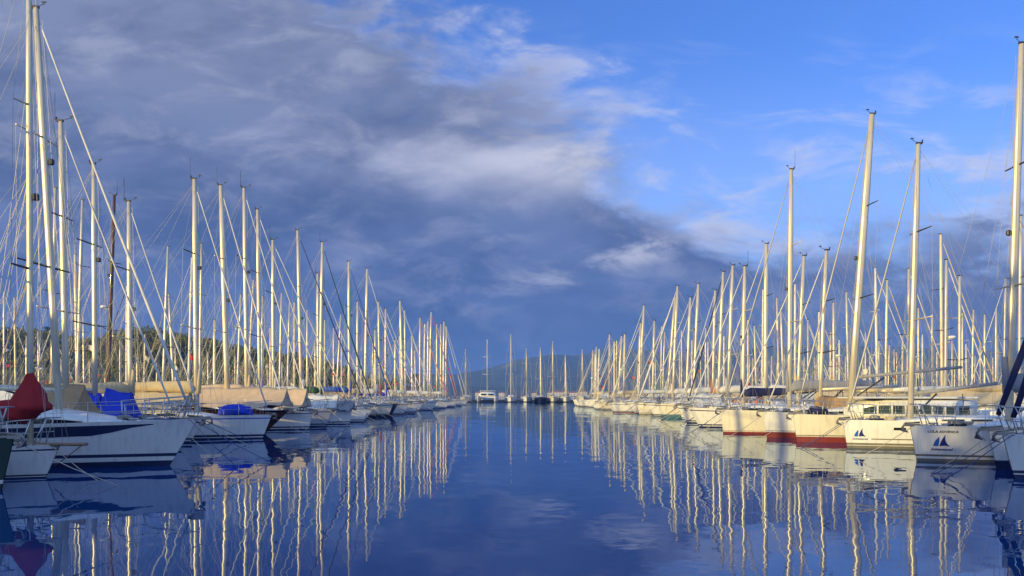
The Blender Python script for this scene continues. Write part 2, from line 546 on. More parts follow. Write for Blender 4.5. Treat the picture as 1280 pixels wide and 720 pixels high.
def text_mesh(txt, size, shear=0.0):
    cu = bpy.data.curves.new('lettering', 'FONT'); cu.body = txt; cu.size = size; cu.shear = shear; cu.extrude = .004
    cu.align_x = 'CENTER'; cu.offset = size * .012
    o = bpy.data.objects.new('lettering_source', cu); COL.objects.link(o)
    bpy.context.view_layer.update()
    dg = bpy.context.evaluated_depsgraph_get()
    me = bpy.data.meshes.new_from_object(o.evaluated_get(dg))
    bpy.data.objects.remove(o)
    return me

def on_hull(h, side, flat):
    """flat = list of (distance aft of stem, height) -> points standing 8 mm proud of the topside"""
    out = []
    for x, z in flat:
        lo, hi = 0., 1.
        for _ in range(28):
            m = (lo + hi) / 2
            if h.pt(m, z, 1)[0] < x: lo = m
            else: hi = m
        t = (lo + hi) / 2
        p = Vector(h.pt(t, z, side)); q = Vector(h.pt(t - .01, z, side)); r = Vector(h.pt(t, z + .02, side))
        nrm = (q - p).cross(r - p).normalized()
        if nrm.y * side < 0: nrm = -nrm
        out.append((p, nrm))
    return out

def hull_decal(name, h, side, polys, matname, parent, off=.008):
    mb = MB()
    for poly in polys:
        A = on_hull(h, side, poly); k = len(mb.v)
        mb.v += [tuple(p + n * off) for p, n in A]
        mb.face(list(range(k, k + len(A))))
    return mb.build(name, [M[matname]], parent)

def hull_text(name, h, side, txt, size, x, z, matname, parent, shear=0.0, mirror=1):
    me = text_mesh(txt, size, shear)
    A = on_hull(h, side, [(x + mirror * v.co.x, z + v.co.y) for v in me.vertices])
    for v, (p, n) in zip(me.vertices, A):
        v.co = p + n * (.008 + v.co.z)
    me.name = name
    me.materials.clear(); me.materials.append(M[matname])
    o = bpy.data.objects.new(name, me); COL.objects.link(o); o.parent = parent
    return o

DEF = dict(hullcol='white', foul='navy', boot='navy', cove='navy', bands=(.07, .12, .20), mastmat='alu', cover='cv_white',
           jib='cv_white', tent=None, hood=None, flag=None, radar=False, anchor=True, boomrise=.15, coach=.36, teak=False,
           fbb=1.2, fbm=1.0, fbs=1.0, rake=.7, beam=None, dinghy=None, line=True, mthick=.10, spreaders=2, house=None, covelen=True, windowed=True,
           mastless=False, jibr=.030, wind=True, extra=None, headz=None, coachw=.60, catboat=False, fenders=0, boomlen=None, boomz=None, coachf=None, winspan=(.12, .70), boommat=None)

def make_boat(name, loc, heading, L, mx, H, rake_dx, lod, label, group=None, cat='sailboat', wr=.010, seed=0, **kw):
    """mx: local x of the mast foot; H: height of the masthead above water; rake_dx: masthead offset along local x"""
    o = dict(DEF); o.update(kw)
    root = empty(name, loc, heading)
    tag(root, label, cat, group)
    B = o['beam'] or (.19 * L + 1.35)
    h = Hull(L, B, o['fbb'], o['fbm'], o['fbs'], o['rake'])
    hull_mesh(h, [o['hullcol'], o['foul'], o['boot'], o['cove'], 'teak' if o['teak'] else 'deck'], o['bands'], lod, root)
    # cabin trunk
    mzbase = h.dz(mx)
    if o['house']:
        xa, xf, ht, panes = o['house']
        mb, rings = coach_mesh(h, xa, xf, .80, ht, 2, slope=.2)
        c = mb.build('deckhouse', [M['white']], root)
        for w in coach_windows(rings, .06, .93, panes, .08, .16, .50, .006): w.build('window', [M['glassgreen']], c)
        # front panes
        rb = MB(); rb.box(((xa + xf) / 2 - .1, 0, h.dz(xa) + ht * 1.08 + .02), ((xf - xa) / 2 + .02, B * .37, .04), bev=.038)
        rb.build('roof', [M['white']], c)
        mzbase = h.dz(mx) + ht
    elif o['coach'] > 0:
        xf = o['coachf'] or min(mx + L * .10, L * .36); xa = -L * .14
        mb, rings = coach_mesh(h, xa, xf, o['coachw'], o['coach'], lod)
        c = mb.build('coachroof', [M['white' if o['hullcol'] not in ('brown',) else 'wood']], root)
        if lod > 0 and o['windowed']:
            for w in coach_windows(rings, *o['winspan'], 1 if o['windowed'] == 'long' else 3, .12): w.build('cabin_window', [M['glass']], c)
        mzbase = h.dz(mx) + (o['coach'] * .9 if mx < xf - .5 else 0)
        if lod > 1:
            hb = MB(); zz = h.dz(xf - L * .10) + o['coach'] * .62
            hb.box((min(xf + .75, L * .40), 0, h.dz(min(xf + .75, L * .4)) + .08), (.27, .27, .035), bev=.03)
            hb.build('hatch', [M['glass']], root)
    # cockpit
    if lod > 0:
        cb = MB(); xa, xb = -L * .44, -L * .15
        for sd in (1, -1):
            y = B * .27; z = h.dz(xb)
            cb.box(((xa + xb) / 2, sd * y, z + .15), ((xb - xa) / 2, .09, .15), bev=.04)
            cb.tube([(xb - .5, sd * y, z + .30), (xb - .5, sd * y, z + .42)], [.09, .07], 8)
        cb.box((xa + .1, 0, h.dz(xa) + .13), (.1, B * .25, .13), bev=.03)
        cp = cb.build('cockpit_coaming', [M['white']], root)
        wb = MB(); zc = h.dz(xa) + .85
        wb.tube([(xa + .9, 0, h.dz(xa)), (xa + .9, 0, zc)], [.09, .06], 6)
        ring = [(xa + .78, .42 * math.cos(t), zc + .42 * math.sin(t)) for t in [2 * math.pi * i / 16 for i in range(17)]]
        wb.tube(ring, .016, 4)
        for t in (0, 2.09, 4.19): wb.tube([(xa + .78, 0, zc), (xa + .78, .42 * math.cos(t), zc + .42 * math.sin(t))], .010, 4)
        wb.build('steering_wheel', [M['steel']], root)
        rail_mesh(h, lod, .0095 if lod > 1 else .013).build('guard_rail', [M['steel']], root)
        pulpit_mesh(h, lod, .0155 if lod > 1 else .020).build('pulpit', [M['steel']], root)
        stern_rail_mesh(h, lod).build('stern_rail', [M['steel']], root)
        if o['anchor']: anchor_mesh(h, rng.uniform(.5, .75)).build('anchor', [M['galv']], root)
    if lod > 1:
        gear = MB()       # windlass, cleats, coiled ropes on the foredeck
        xw = L * .40
        gear.box((xw, .0, h.dz(xw) + .12), (.16, .12, .09), bev=.03)
        gear.tube([(xw, -.26, h.dz(xw) + .14), (xw, .26, h.dz(xw) + .14)], .08, 8)
        gear.build('windlass', [M['galv']], root)
        for sd in (1, -1):
            cl = MB(); x = L * .44; y = sd * h.dw(x) * .75; z = h.dz(x)
            cl.tube([(x - .14, y, z + .11), (x + .14, y, z + .11)], .022, 5); cl.box((x, y, z + .06), (.05, .02, .05))
            cl.build('cleat', [M['steel']], root)
        rp = MB(); 
        for k in range(4):
            x = xw - .5; y = .25 * (1 if seed % 2 else -1); rr = .16 + .015 * k
            rp.tube([(x + rr * math.cos(t), y + rr * math.sin(t), h.dz(x) + .07 + .03 * k) for t in [2 * math.pi * i / 12 for i in range(13)]], .018, 4)
        rp.build('coiled_rope', [M['rope']], root)
    # mast
    top = Vector((mx + rake_dx, 0, H)); foot = Vector((mx, 0, mzbase - .15))
    tk = o['mthick']
    mb = MB(); N_ = 5; pts = []; rad = []
    for i in range(N_):
        u = i / (N_ - 1); p = foot.lerp(top, u)
        pts.append(p); rad.append(tk * .74 * (1 if u < .8 else 1 - .3 * (u - .8) / .2))
    mb.tube(pts, rad, 10 if lod > 0 else 6, ell=1.38, up=(1, 0, 0))
    mast = mb.build('mast', [M[o['mastmat']]], root)
    def on(u): return foot.lerp(top, u)
    spx = [.36, .68] if o['spreaders'] == 2 else [.52]
    if o['spreaders'] == 3: spx = [.28, .52, .76]
    cw = h.dw(mx - .2) * .96; cz = h.dz(mx - .2)
    tips = []
    for k, u in enumerate(spx):
        p = on(u); w = cw * (.92 - .22 * k); sw = .18
        sp = MB(); n = 4
        for sd in (1, -1): sp.tube([p, p + Vector((-sw, sd * w, .06))], [.034, .022] if lod > 0 else [.03, .03], n)
        sp.build('spreader', [M['darkmetal' if rng.random() < .5 else o['mastmat']]], mast)
        tips.append((w, sw, p))
    if o['wind']:
        g = MB(); t = top
        g.box((t.x - .03, 0, t.z + .03), (.11, .045, .035))
        if lod > 0:
            q = rng.uniform(.18, .34)
            g.tube([(t.x + .06, 0, t.z + .05), (t.x + q, 0.05, t.z + .14)], .009, 4)
            g.box((t.x + q, .05, t.z + .19), (.06, .010, .022)); g.tube([(t.x + q, .05, t.z + .12), (t.x + q, .05, t.z + .20)], .009, 4)
            g.tube([(t.x - .15, 0, t.z + .04), (t.x - .15, 0, t.z + .16)], .03, 5)
            if rng.random() < .6: g.tube([(t.x - .2, 0, t.z + .05), (t.x - .2, 0, t.z + 1.0)], .008 if lod > 1 else .012, 3)
        g.build('wind_vane', [M['darkmetal']], mast)
    if lod > 0 and rng.random() < .7:
        g = MB(); p = on(.62 if seed % 2 else .5)
        g.box((p.x + tk * 1.2 + .06, 0, p.z), (.07, .06, .09), bev=.03); g.build('deck_light', [M['darkmetal']], mast)
    if o['radar']:
        g = MB(); p = on(.47); c = Vector((p.x + .42, 0, p.z))
        for z in (0,):
            rings = [[(c.x + r_ * math.cos(t), r_ * math.sin(t), c.z + zz) for t in [2 * math.pi * i / 12 for i in range(12)]] for r_, zz in ((.22, -.09), (.29, -.05), (.29, .05), (.2, .11), (.05, .13))]
            g.ring_loft(rings, 0, True)
        g.box((p.x + .2, 0, p.z - .12), (.22, .05, .03)); g.build('radar_dome', [M['white']], mast)
    # standing and running rigging
    rg = MB(); n = 3
    def wire(a, b, r=wr, sag=0.0):
        if sag: 
            a, b = Vector(a), Vector(b); m = a.lerp(b, .5); m.z -= sag; rg.tube([a, m, b], r, n, caps=False)
        else: rg.tube([a, b], r, n, caps=False)
    bow = Vector((L / 2 + o['rake'] - .12, 0, o['fbb'] + .08))
    head = on(o['headz'] or .985)
    wire(bow, head)
    for sd in (1, -1):
        chain = Vector((mx - .25, sd * cw, cz))
        P = [on(.97)] + [p + Vector((-sw, sd * w, .06)) for w, sw, p in tips[::-1]] + [chain]
        for a, b in zip(P[:-1], P[1:]): wire(a, b)
        if tips:
            w, sw, p = tips[0]
            wire(p - Vector((0, 0, .1)), Vector((mx - .8, sd * cw, cz)))
            if lod > 0: wire(p - Vector((0, 0, .1)), Vector((mx + .7, sd * cw * .95, cz)))
            if len(tips) > 1 and lod > 0: wire(tips[1][2], p + Vector((-sw, sd * w, .06)))
        if lod > 0 or sd > 0: wire(on(.985), (-L * .47, sd * h.dw(-L * .46) * .7, h.dz(-L * .46)))
    bl = o['boomlen'] or L * .40
    bz = o['boomz'] or (mzbase + .85)
    bend = (mx - bl, 0, bz + o['boomrise'])
    wire(on(.98), bend)
    if lod > 0:
        wire(on(.97) + Vector((.16, 0, 0)), foot + Vector((.22, .05, .3)))
        wire(on(.94) + Vector((.12, .1, 0)), foot + Vector((.5, .5, .2)))
        for sd in (1, -1):
            p = on(.55)
            for f_ in (.35, .7): wire(p, (mx - bl * f_, sd * .12, bz + .1))
        wire(on(.75), Vector((L * .30, 0, h.dz(L * .3))))
        wire(on(.9), Vector((mx + .9, .9 * (1 if seed % 2 else -1), h.dz(mx) + .5)))
    rg.build('rigging', [M['wire']], root)
    # boom with cover
    if not o['catboat']:
        bm = boom_mesh(mx - .08, mx - bl, bz, o['boomrise'], .075 if lod else .085).build('boom', [M[o['boommat'] or o['mastmat']]], root)
        if o['cover']:
            sailcover_mesh(mx - .02, mx - bl * .97, bz, o['boomrise'], .52, .26, .17, seed, lod, collar=lod > 0).build('sail_cover', [M[o['cover']]], bm)
        if lod > 0:
            ms = MB(); ms.tube([(mx - bl * .6, 0, bz), (mx - bl * .62, 0, h.dz(0) + .35)], .02, 4)
            ms.build('mainsheet', [M['darkmetal']], bm)
            ms = MB(); ms.tube([(mx - .25, 0, mzbase + .1), (mx - bl * .3, 0, bz)], .035, 5)
            ms.build('vang', [M['darkmetal']], bm)
    if o['jib']:
        furled_mesh(bow, head, o['jibr'], lod, seed).build('furled_headsail', [M[o['jib']]], root)
    if o['hood']:
        rings = []; x0 = -L * .15
        for i in range(6):
            u = i / 5; a = lerp(R(8), R(100), u)
            w = B * .30; hh = .62
            cx = x0 + .9 * math.cos(a) - .2; cz_ = h.dz(x0) + .30
            rr = [(cx - .12 * math.sin(t) * (1 - u), w * math.cos(t), cz_ + hh * math.sin(a) * (math.sin(t) ** .6)) for t in [math.pi * j / 10 for j in range(11)]]
            rings.append(rr)
        g = MB(); g.ring_loft(rings, 0, True, False); g.ring_loft([[(x, y * .985, z - .012) for x, y, z in r[::-1]] for r in rings], 0, True, False)
        g.build('sprayhood', [M[o['hood']]], root)
    if o['tent']:
        for k, (c, x0, x1, zr, ze, w) in enumerate(o['tent']):
            tent_mesh(x0, x1, zr, ze, w, seed + k, lod=lod).build('awning', [M[c]], root)
    if o['flag']:
        for (c, x, y, z, s_) in o['flag']:
            fl = flag_mesh(x, y, z, s_, s_ * .66, seed, crescent=(c == 'flagred' and lod > 0))
            fl.build('flag', [M[c], M['markwhite']], root)
            if z < 4.0 and lod > 0:
                st = MB(); st.tube([(x, y, h.dz(x) - .02), (x, y, z + .15)], .014, 5); st.build('flagstaff', [M['aluwhite']], root)
    if o['line'] and lod > 0:
        for sd in ((1, -1) if seed % 3 == 0 else (1,) if seed % 2 else (-1,)):
            ln = MB(); a = Vector((L * .44, sd * h.dw(L * .44) * .8, h.dz(L * .44) + .1)); a2 = Vector((L / 2 + o['rake'] - .15, sd * .1, o['fbb'] + .02))
            b = Vector((L / 2 + o['rake'] + 1.9 + .3 * sd, sd * .8, -.15)); m = a2.lerp(b, .5) - Vector((0, 0, .06))
            ln.tube([a, a2, m, b], .011 if lod > 1 else .016, 4); ln.build('mooring_line', [M['rope' if seed % 3 else 'ropeblue']], root)
    for k in range(o['fenders']):
        x = lerp(-L * .2, L * .2, k / max(1, o['fenders'] - 1)); 
        for sd in (1, -1):
            y = sd * (h.dw(x) + .11); fd = MB()
            fd.tube([(x, y, .25), (x, y, .32), (x, y, .72), (x, y, .80)], [.04, .11, .11, .03], 8); fd.tube([(x, y, .8), (x, sd * h.dw(x) * .95, h.dz(x) + .3)], .010, 3)
            fd.build('fender', [M['fender' if k % 2 else 'bluefoul']], root)
    if o['extra']: o['extra'](root, h)
    return root, h

# ------------------------------------------------------------------ placing boats
BOATS = 0
def place(Y, stemX, sgn, mastX, topX, H, L, lod, label, group=None, yaw=0.0, name='sailboat', **kw):
    global BOATS
    BOATS += 1
    ex = stemX - sgn * L / 2
    if kw.get('tentw'):      # awnings given by world x
        kw['tent'] = [(c, (xa - ex) * sgn, (xb - ex) * sgn, zr, ze, w) for c, xa, xb, zr, ze, w in kw.pop('tentw')]
    else: kw.pop('tentw', None)
    wr = max(.0050, .00011 * Y)
    return make_boat(name, (ex, Y, 0), (0 if sgn > 0 else math.pi) + yaw, L, (mastX - ex) * sgn, H, (topX - mastX) * sgn, lod,
                     label, group, wr=wr, seed=BOATS, **kw)

def P(Y, side, stem_px, base_px, top_px, top_py, L, lod, label, stemX=None, H=None, **kw):
    sgn = 1 if side == 'L' else -1
    sx = stemX if stemX is not None else wx(stem_px, Y)
    return place(Y, sx, sgn, wx(base_px, Y), wx(top_px, Y), H or wz(top_py, Y), L, lod, label, **kw)

GL = 'boats moored in the shaded row'
GR = 'boats moored in the sunlit row'

# --- boats with a look of their own, shaded row
def a_extra(root, h):
    mast = [c for c in root.children if c.name.startswith('mast')][0]
    mx = wx(38, 19.4) - root.location.x
    mb = MB(); rings = []
    prof = [(2.64, .05, 0), (2.50, .085, -.01), (2.34, .14, -.02), (2.16, .22, -.03), (1.97, .32, -.05), (1.80, .44, -.07), (1.70, .51, -.08), (1.60, .50, -.10), (1.50, .40, -.12), (1.40, .24, -.10), (1.34, .10, -.06)]
    for z, r, dx in prof:
        ring = []
        for j in range(28):
            t = 2 * math.pi * j / 28
            c, s_ = math.cos(t), math.sin(t)
            p = (mx + dx + r * c, r * .62 * s_, z + (.06 * c if z < 2.2 else 0))
            d = fold(p, .10, 3.0, 5) + .05 * abs(math.sin(t * 4.5 + z * 3)) * min(1, r * 2.6) * (1.5 if z > 1.7 else .8) + .05 * math.sin(z * 19 + 2 * c) * sstep(1.9, 1.6, z)
            ring.append((p[0] + d * c, p[1] + d * s_, p[2] + fold(p, .05, 4, 2)))
        rings.append(ring)
    mb.ring_loft(rings, 0, True)
    rings = []
    for i in range(12):
        u = i / 11; x = mx - .25 - 2.5 * u; r = lerp(.24, .13, u)
        ring = []
        for j in range(14):
            t = 2 * math.pi * j / 14; p = (x, r * .8 * math.cos(t), lerp(1.66, 1.72, u) + r * math.sin(t))
            d = fold(p, .08, 3.5, 9)
            ring.append((p[0], p[1] * (1 + d * 2), p[2] + d))
        rings.append(ring)
    mb.ring_loft(rings, 0, True)
    mb.build('sail_cover', [M['cv_red']], mast)
    b = MB(); tip = h.L / 2 + h.rake
    b.box((tip + .02, 0, h.fbb + .05), (.62, .13, .035), bev=.02)
    b.tube([(tip + .55, 0, h.fbb + .03), (tip - .12, 0, .28)], .012, 4)
    b.build('bowsprit', [M['teak']], root)
    b = MB(); b.tube([(mx - .1, 0, 1.62), (mx - 2.9, 0, 1.68)], .05, 7); b.build('boom', [M['alu']], root)
P(17.0, 'L', 2, -213, -216, 0, 9.5, 2, 'dark green hulled yacht cut off by the photo edge beside the red sail cover', group=GL, H=12.5,
  hullcol='darkgreen', foul='black', boot='cv_white', cove='darkgreen', fbb=1.05, rake=.25, tent=None)
P(19.4, 'L', 57, 38, 36, -20, 8.0, 2, 'low white boat with a hanging red sail cover on its mast', group=GL, H=13.0, catboat=True, jib=None, coach=.26,
  fbb=.76, fbm=.72, fbs=.75, rake=.34, bands=(.03, .05, .09), boot='navy', cove='navy', extra=a_extra, mthick=.076, anchor=False, spreaders=2)
def b_extra(root, h):
    st = []
    for i in range(16):
        x0, x1 = h.L / 2 - .25 - .5 * i, h.L / 2 - .25 - .5 * (i + 1)
        def top(x): return h.dz(x + .2) - .05
        def bot(x): return top(x) - .02 - .26 * sstep(0, 1.6, h.L / 2 - .25 - x)
        st.append([(x0, top(x0)), (x1, top(x1)), (x1, bot(x1)), (x0, bot(x0))])
    hull_decal('sheer_stripe', h, -1, st, 'navy', root)
P(22.8, 'L', 212, 74, 45, 10, 13.0, 2, 'long white yacht with navy stripes and a navy window band, its tall mast leaning back', group=GL,
  fbb=1.28, fbm=1.08, fbs=1.1, rake=.78, bands=(.15, .27, .36), cover=None, boomz=2.15, windowed='long', coach=.50, coachw=.88, coachf=5.6, winspan=(.25, .93), jib='cv_white', jibr=.042, mthick=.108,
  anchor=True, radar=False, beam=3.9, extra=b_extra, cove='white', flag=[('flagred', -1.2, 1.0, 6.6, .5)])
P(27.0, 'L', 0, 83, 76, 152, 11.0, 2, 'yacht under a brown tan awning behind the long navy-striped yacht', stemX=-11.9, group=GL,
  tentw=[('cv_tan', -16.7, -14.4, 2.36, 1.2, 1.25)], cover=None, mthick=.108, fbb=1.1, jibr=.028)
P(30.7, 'L', 0, 119, 117, 205, 9.6, 2, 'yacht hung with bright blue tarpaulins around its mast', stemX=-12.8, group=GL,
  tentw=[('cv_blue', -16.7, -15.75, 2.12, 1.12, 1.15), ('cv_blue', -15.6, -14.6, 2.18, 1.15, 1.2)], cover=None, mthick=.10, fbb=1.05, foul='black', jibr=.03)
P(33.7, 'L', 0, 163, 161, 252, 8.8, 1, 'small yacht with a furled cream sail, mostly hidden behind blue tarpaulins', stemX=-13.6, group=GL, cover='cv_sand', mthick=.105, fbb=.95, fbm=.9, jibr=.03)
P(37.0, 'L', 328, 246, 243, 224, 11.5, 2, 'white yacht with navy waterline, a sand awning and a blue-wrapped bundle on its foredeck', group=GL,
  tentw=[('cv_sand', -18.2, -14.9, 2.2, 1.5, 1.3)], cover='cv_sand', mthick=.125, fbb=1.05, rake=.42, bands=(.06, .10, .20), jib='cv_white', cove='cv_blue', jibr=.035)
P(41.8, 'L', 331, 285, 276, 232, 11.0, 2, 'dark brown wooden-hulled yacht under a peach awning', group=GL, hullcol='brown', foul='black', boot='black', cove='wood',
  tentw=[('cv_peach', -17.5, -11.75, 2.42, 1.45, 1.35)], cover=None, fbb=1.18, rake=1.25, mthick=.14, teak=True, jib='cv_white', jibr=.045)
P(46.6, 'L', 386, 309, 305, 235, 10.5, 1, 'white yacht under a peach tent, next beyond the dark brown hull', group=GL,
  tentw=[('cv_peach', -15.4, -11.95, 2.4, 1.35, 1.25)], cover='cv_peach', fbb=1.05, rake=.22, mthick=.12, bands=(.06, .12, .2), jib='cv_white')
P(51.0, 'L', 407, 325, 322, 262, 10.5, 1, 'grey-white yacht with a lilac cover, third hull beyond the dark brown one', group=GL, tentw=[('cv_lilac', -18, -15.6, 2.35, 1.6, 1.2)],
  cover='cv_lilac', hullcol='greyhull', fbb=1.05, rake=.4, mthick=.12)
P(55.2, 'L', 437, 342, 341, 300, 11.0, 1, 'white yacht with a crumpled white awning and grey cover over its bow', group=GL,
  tentw=[('cv_white', -14.2, -12.0, 2.0, 1.05, 1.2), ('cv_grey', -11.9, -10.9, 1.7, 1.1, .7)], fbb=1.15, rake=.2, mthick=.12, bands=(.06, .12, .2))
P(59.6, 'L', 455, 377, 372, 288, 11.0, 1, 'white yacht with a dark navy furled headsail in the shaded row', group=GL, jib='cv_navy', cover='cv_white', fbb=1.1, rake=.25, mthick=.125, hood='cv_grey')
P(64.0, 'L', 0, 400, 403, 303, 10.0, 1, 'white yacht with a dark green furled headsail in the shaded row', stemX=-11.7, group=GL, jib='cv_green', cover='cv_green', mthick=.13, jibr=.045)
P(68.2, 'L', 0, 398, 397, 342, 9.6, 1, 'small yacht with a grey sprayhood beyond the green furled headsail', stemX=-12.6, group=GL, hood='cv_grey', mthick=.115)
P(74.0, 'L', 485, 437, 436, 327, 10.8, 1, 'yacht with a black stripe, mid-blue sail cover and long blue furled headsail', group=GL, hullcol='cream', foul='black', boot='black', jib='cv_mid',
  jibr=.045, cover='cv_mid', boomz=2.35, rake=.5, mthick=.14, bands=(.2, .22, .3), hood='cv_mid')
P(82.0, 'L', 0, 456, 459, 336, 11.5, 1, 'tall-masted yacht with a white furled headsail, first beyond the mid-blue sail cover', stemX=-11.2, group=GL, jib='cv_white', jibr=.035, cover='cv_white', mthick=.14)
P(90.0, 'L', 0, 475, 473, 377, 10.5, 1, 'yacht with a bright red boom cover in the shaded row', stemX=-11.0, group=GL, cover='flagred', boomz=2.2, mthick=.125, hood='cv_white')
P(95.5, 'L', 520, 482, 482, 386, 11.0, 1, 'yacht with a vivid blue sail cover and orange sprayhood in the shaded row', group=GL, cover='cv_blue', boomz=1.95, hood='cv_orange', mthick=.12, foul='black')
P(106., 'L', 540, 504, 500, 376, 11.5, 1, 'white yacht with a thick double-looking mast before the red furled sails', group=GL, mthick=.17, foul='bluefoul', boot='bluefoul', hood='cv_orange')
P(119., 'L', 557, 525, 525, 397, 10.5, 1, 'yacht with an orange-red furled headsail near the open-water end of the shaded row', stemX=-9.9, group=GL, jib='flagorange', jibr=.048, mthick=.13)
P(134., 'L', 568, 537, 539, 390, 10.8, 1, 'white yacht with a red furled headsail, third from the open-water end of the shaded row', group=GL, jib='flagred', jibr=.048, mthick=.15)
P(148., 'L', 575, 554, 555, 402, 10.5, 1, 'white yacht with bright white furled headsail, second from the open-water end of the shaded row', stemX=-9.4, group=GL, jib='cv_white', jibr=.045, mthick=.15)
P(160., 'L', 580, 557, 558, 408, 10.0, 1, 'last white yacht at the open-water end of the shaded row', stemX=-9.4, group=GL, jib='cv_white', mthick=.15)

# --- boats with a look of their own, sunlit row
def emblem(root, h, x, z, s, upper=None, lower=None, side=1):
    # local x runs forward; seen from the channel the bow is to the left, so lettering runs aft
    m = -1
    def S(pts): return [(x + m * a * s, z + b * s) for a, b in pts]
    jib = S([(-.42, -.33), (-.40, -.12), (-.30, .12), (-.10, .40), (-.08, .1), (-.10, -.33)])
    hull_decal('emblem', h, side, [jib], 'markblue', root)
    main = S([(-.04, -.33), (.02, .0), (.12, .28), (.26, .56), (.25, .28), (.32, .0), (.45, -.2), (.62, -.34), (.3, -.29)])
    hull_decal('emblem', h, side, [main], 'markdeep', root)
    if upper: hull_text('name_lettering', h, side, upper, s * .25, x - s * .1, z + s * .68, 'markink', root, mirror=m)
    if lower: hull_text('script_lettering', h, side, lower, s * .28, x - s * .1, z - s * .66, 'markdeep', root, shear=.3, mirror=m)

def l_extra(root, h):
    emblem(root, h, h.L / 2 - .55, .60, .40, 'LOLA ADVENCA', 'Adventured')
def k_extra(root, h):
    emblem(root, h, h.L / 2 - .36, .56, .36, None, 'Adventured')
    hull_decal('hull_port', h, 1, [[(h.L / 2 - 1.42, .70), (h.L / 2 - 1.42, .80), (h.L / 2 - 1.80, .80), (h.L / 2 - 1.80, .70)]], 'glass', root)
    hull_decal('hull_stripe', h, 1, [[(h.L / 2 - .75 - .5 * i, .335), (h.L / 2 - .75 - .5 * i, .375), (h.L / 2 - 1.25 - .5 * i, .375), (h.L / 2 - 1.25 - .5 * i, .335)] for i in range(12)], 'olive', root)
def n_extra(root, h):
    hull_text('name_lettering', h, 1, 'SAIL ADVENCA', .10, h.L / 2 - .95, .80, 'markink', root, mirror=-1)
    emblem(root, h, h.L / 2 - .95, .46, .40)
def m_extra(root, h):
    hull_decal('draught_mark', h, 1, [[(h.L / 2 - .25, .34), (h.L / 2 - .25, .38), (h.L / 2 - .45, .38), (h.L / 2 - .45, .34)]], 'markink', root)

P(19.2, 'R', 1268, 1480, 1484, 0, 11.0, 2, 'white yacht with navy waterline cut off by the photo edge under a dark furled headsail', group=GR, H=13.5,
  fbb=1.02, fbm=.95, rake=.28, bands=(.10, .13, .20), jib='cv_navy', jibr=.09, extra=n_extra, foul='navy', boot='navy', cove='white', mthick=.1)
P(21.6, 'R', 1246, 1450, 1454, 0, 11.0, 2, 'white yacht with a broad blue waterline squeezed between two bows, dark furled headsail', group=GR, H=13.5,
  fbb=1.02, fbm=.95, rake=.22, bands=(.24, .245, .25), foul='navy', boot='navy', cove='white', jib='cv_navy', jibr=.09, extra=m_extra, beam=2.1, mthick=.1)
P(24.4, 'R', 1146, 1261, 1277, 55, 11.5, 2, 'white yacht with a blue sail emblem under lettering, and a long dark cabin window', group=GR,
  fbb=1.03, fbm=1.0, fbs=1.0, rake=.20, bands=(.08, .15, .21), foul='olive', boot='olive', cove='white', extra=l_extra, windowed='long', coach=.36, coachw=.62, mthick=.115,
  jib=None, cover='cv_grey', flag=[('flagred', -1.0, .9, 4.9, .5)], spreaders=2)
P(30.4, 'R', 1059, 1138, 1148, 180, 10.5, 2, 'cream-white yacht with a smaller blue sail emblem and olive stripes, bare grey boom', group=GR,
  fbb=1.02, fbm=1.0, fbs=1.0, rake=.16, bands=(.10, .12, .20), hullcol='white', foul='olive', boot='olive', cove='white', extra=k_extra, jib='wire', jibr=.03, cover=None, coach=.24,
  mthick=.115, boomlen=3.3, boomz=2.05, boomrise=.40, boommat='cv_grey', flag=[('flagred', -2.0, .0, 2.42, .32)])
P(34.2, 'R', 996, 1064, 1090, 143, 11.8, 2, 'white yacht with red bottom paint and a tall many-windowed deckhouse', group=GR, hullcol='cream',
  fbb=1.15, fbm=1.05, fbs=1.05, rake=.15, bands=(.24, .27, .31), foul='red', boot='olive', cove='cream', house=(-1.0, 3.75, .76, 8), mthick=.155, boomz=2.75, cover=None, boomrise=.45, boommat='cv_grey', jib='wire', jibr=.03)
P(38.0, 'R', 959, 1025, 1033, 313, 9.2, 2, 'smaller white yacht with red bottom paint, tan covers and an anchor hanging off its bow', group=GR, fbb=1.18, fbm=1.05, rake=.2,
  bands=(.26, .30, .33), foul='red', boot='olive', cove='white', tentw=[('cv_tan', 14.5, 16.0, 1.95, 1.25, .8)], cover=None, mthick=.095, jib='cv_white')
P(41.9, 'R', 904, 987, 989, 212, 11.5, 2, 'long cream yacht with a thin red waterline, its plain mast the tallest nearby', group=GR, hullcol='cream', fbb=1.2, fbm=1.08, rake=.12,
  bands=(.10, .14, .16), foul='red', boot='red', cove='cream', cover='cv_grey', boomz=2.3, boomrise=.25, mthick=.13, jib='wire', jibr=.03)
P(45.9, 'R', 0, 997, 1005, 320, 9.5, 1, 'yacht with cream ball-shaped sail bundles, behind the thin red waterline', stemX=13.4, group=GR, cover='cv_sand', mthick=.11, jib='cv_white')
P(49.9, 'R', 0, 929, 931, 333, 9.5, 1, 'yacht with a dark navy boom cover in the sunlit row', stemX=11.7, group=GR, cover='cv_navy', boomz=2.0, boomrise=.2, mthick=.12, boomlen=4.2, jib='cv_white')
P(53.9, 'R', 0, 957, 958, 305, 10.0, 1, 'yacht with a doubled pale mast standing behind the navy boom cover', stemX=13.8, group=GR, cover='cv_white', mthick=.15)
P(57.6, 'R', 0, 910, 916, 332, 10.0, 1, 'yacht with a heap of cream canvas on its foredeck in the sunlit row', stemX=12.6, group=GR, mthick=.13, tentw=[('cv_white', 13.0, 15.0, 2.1, 1.2, .9)])
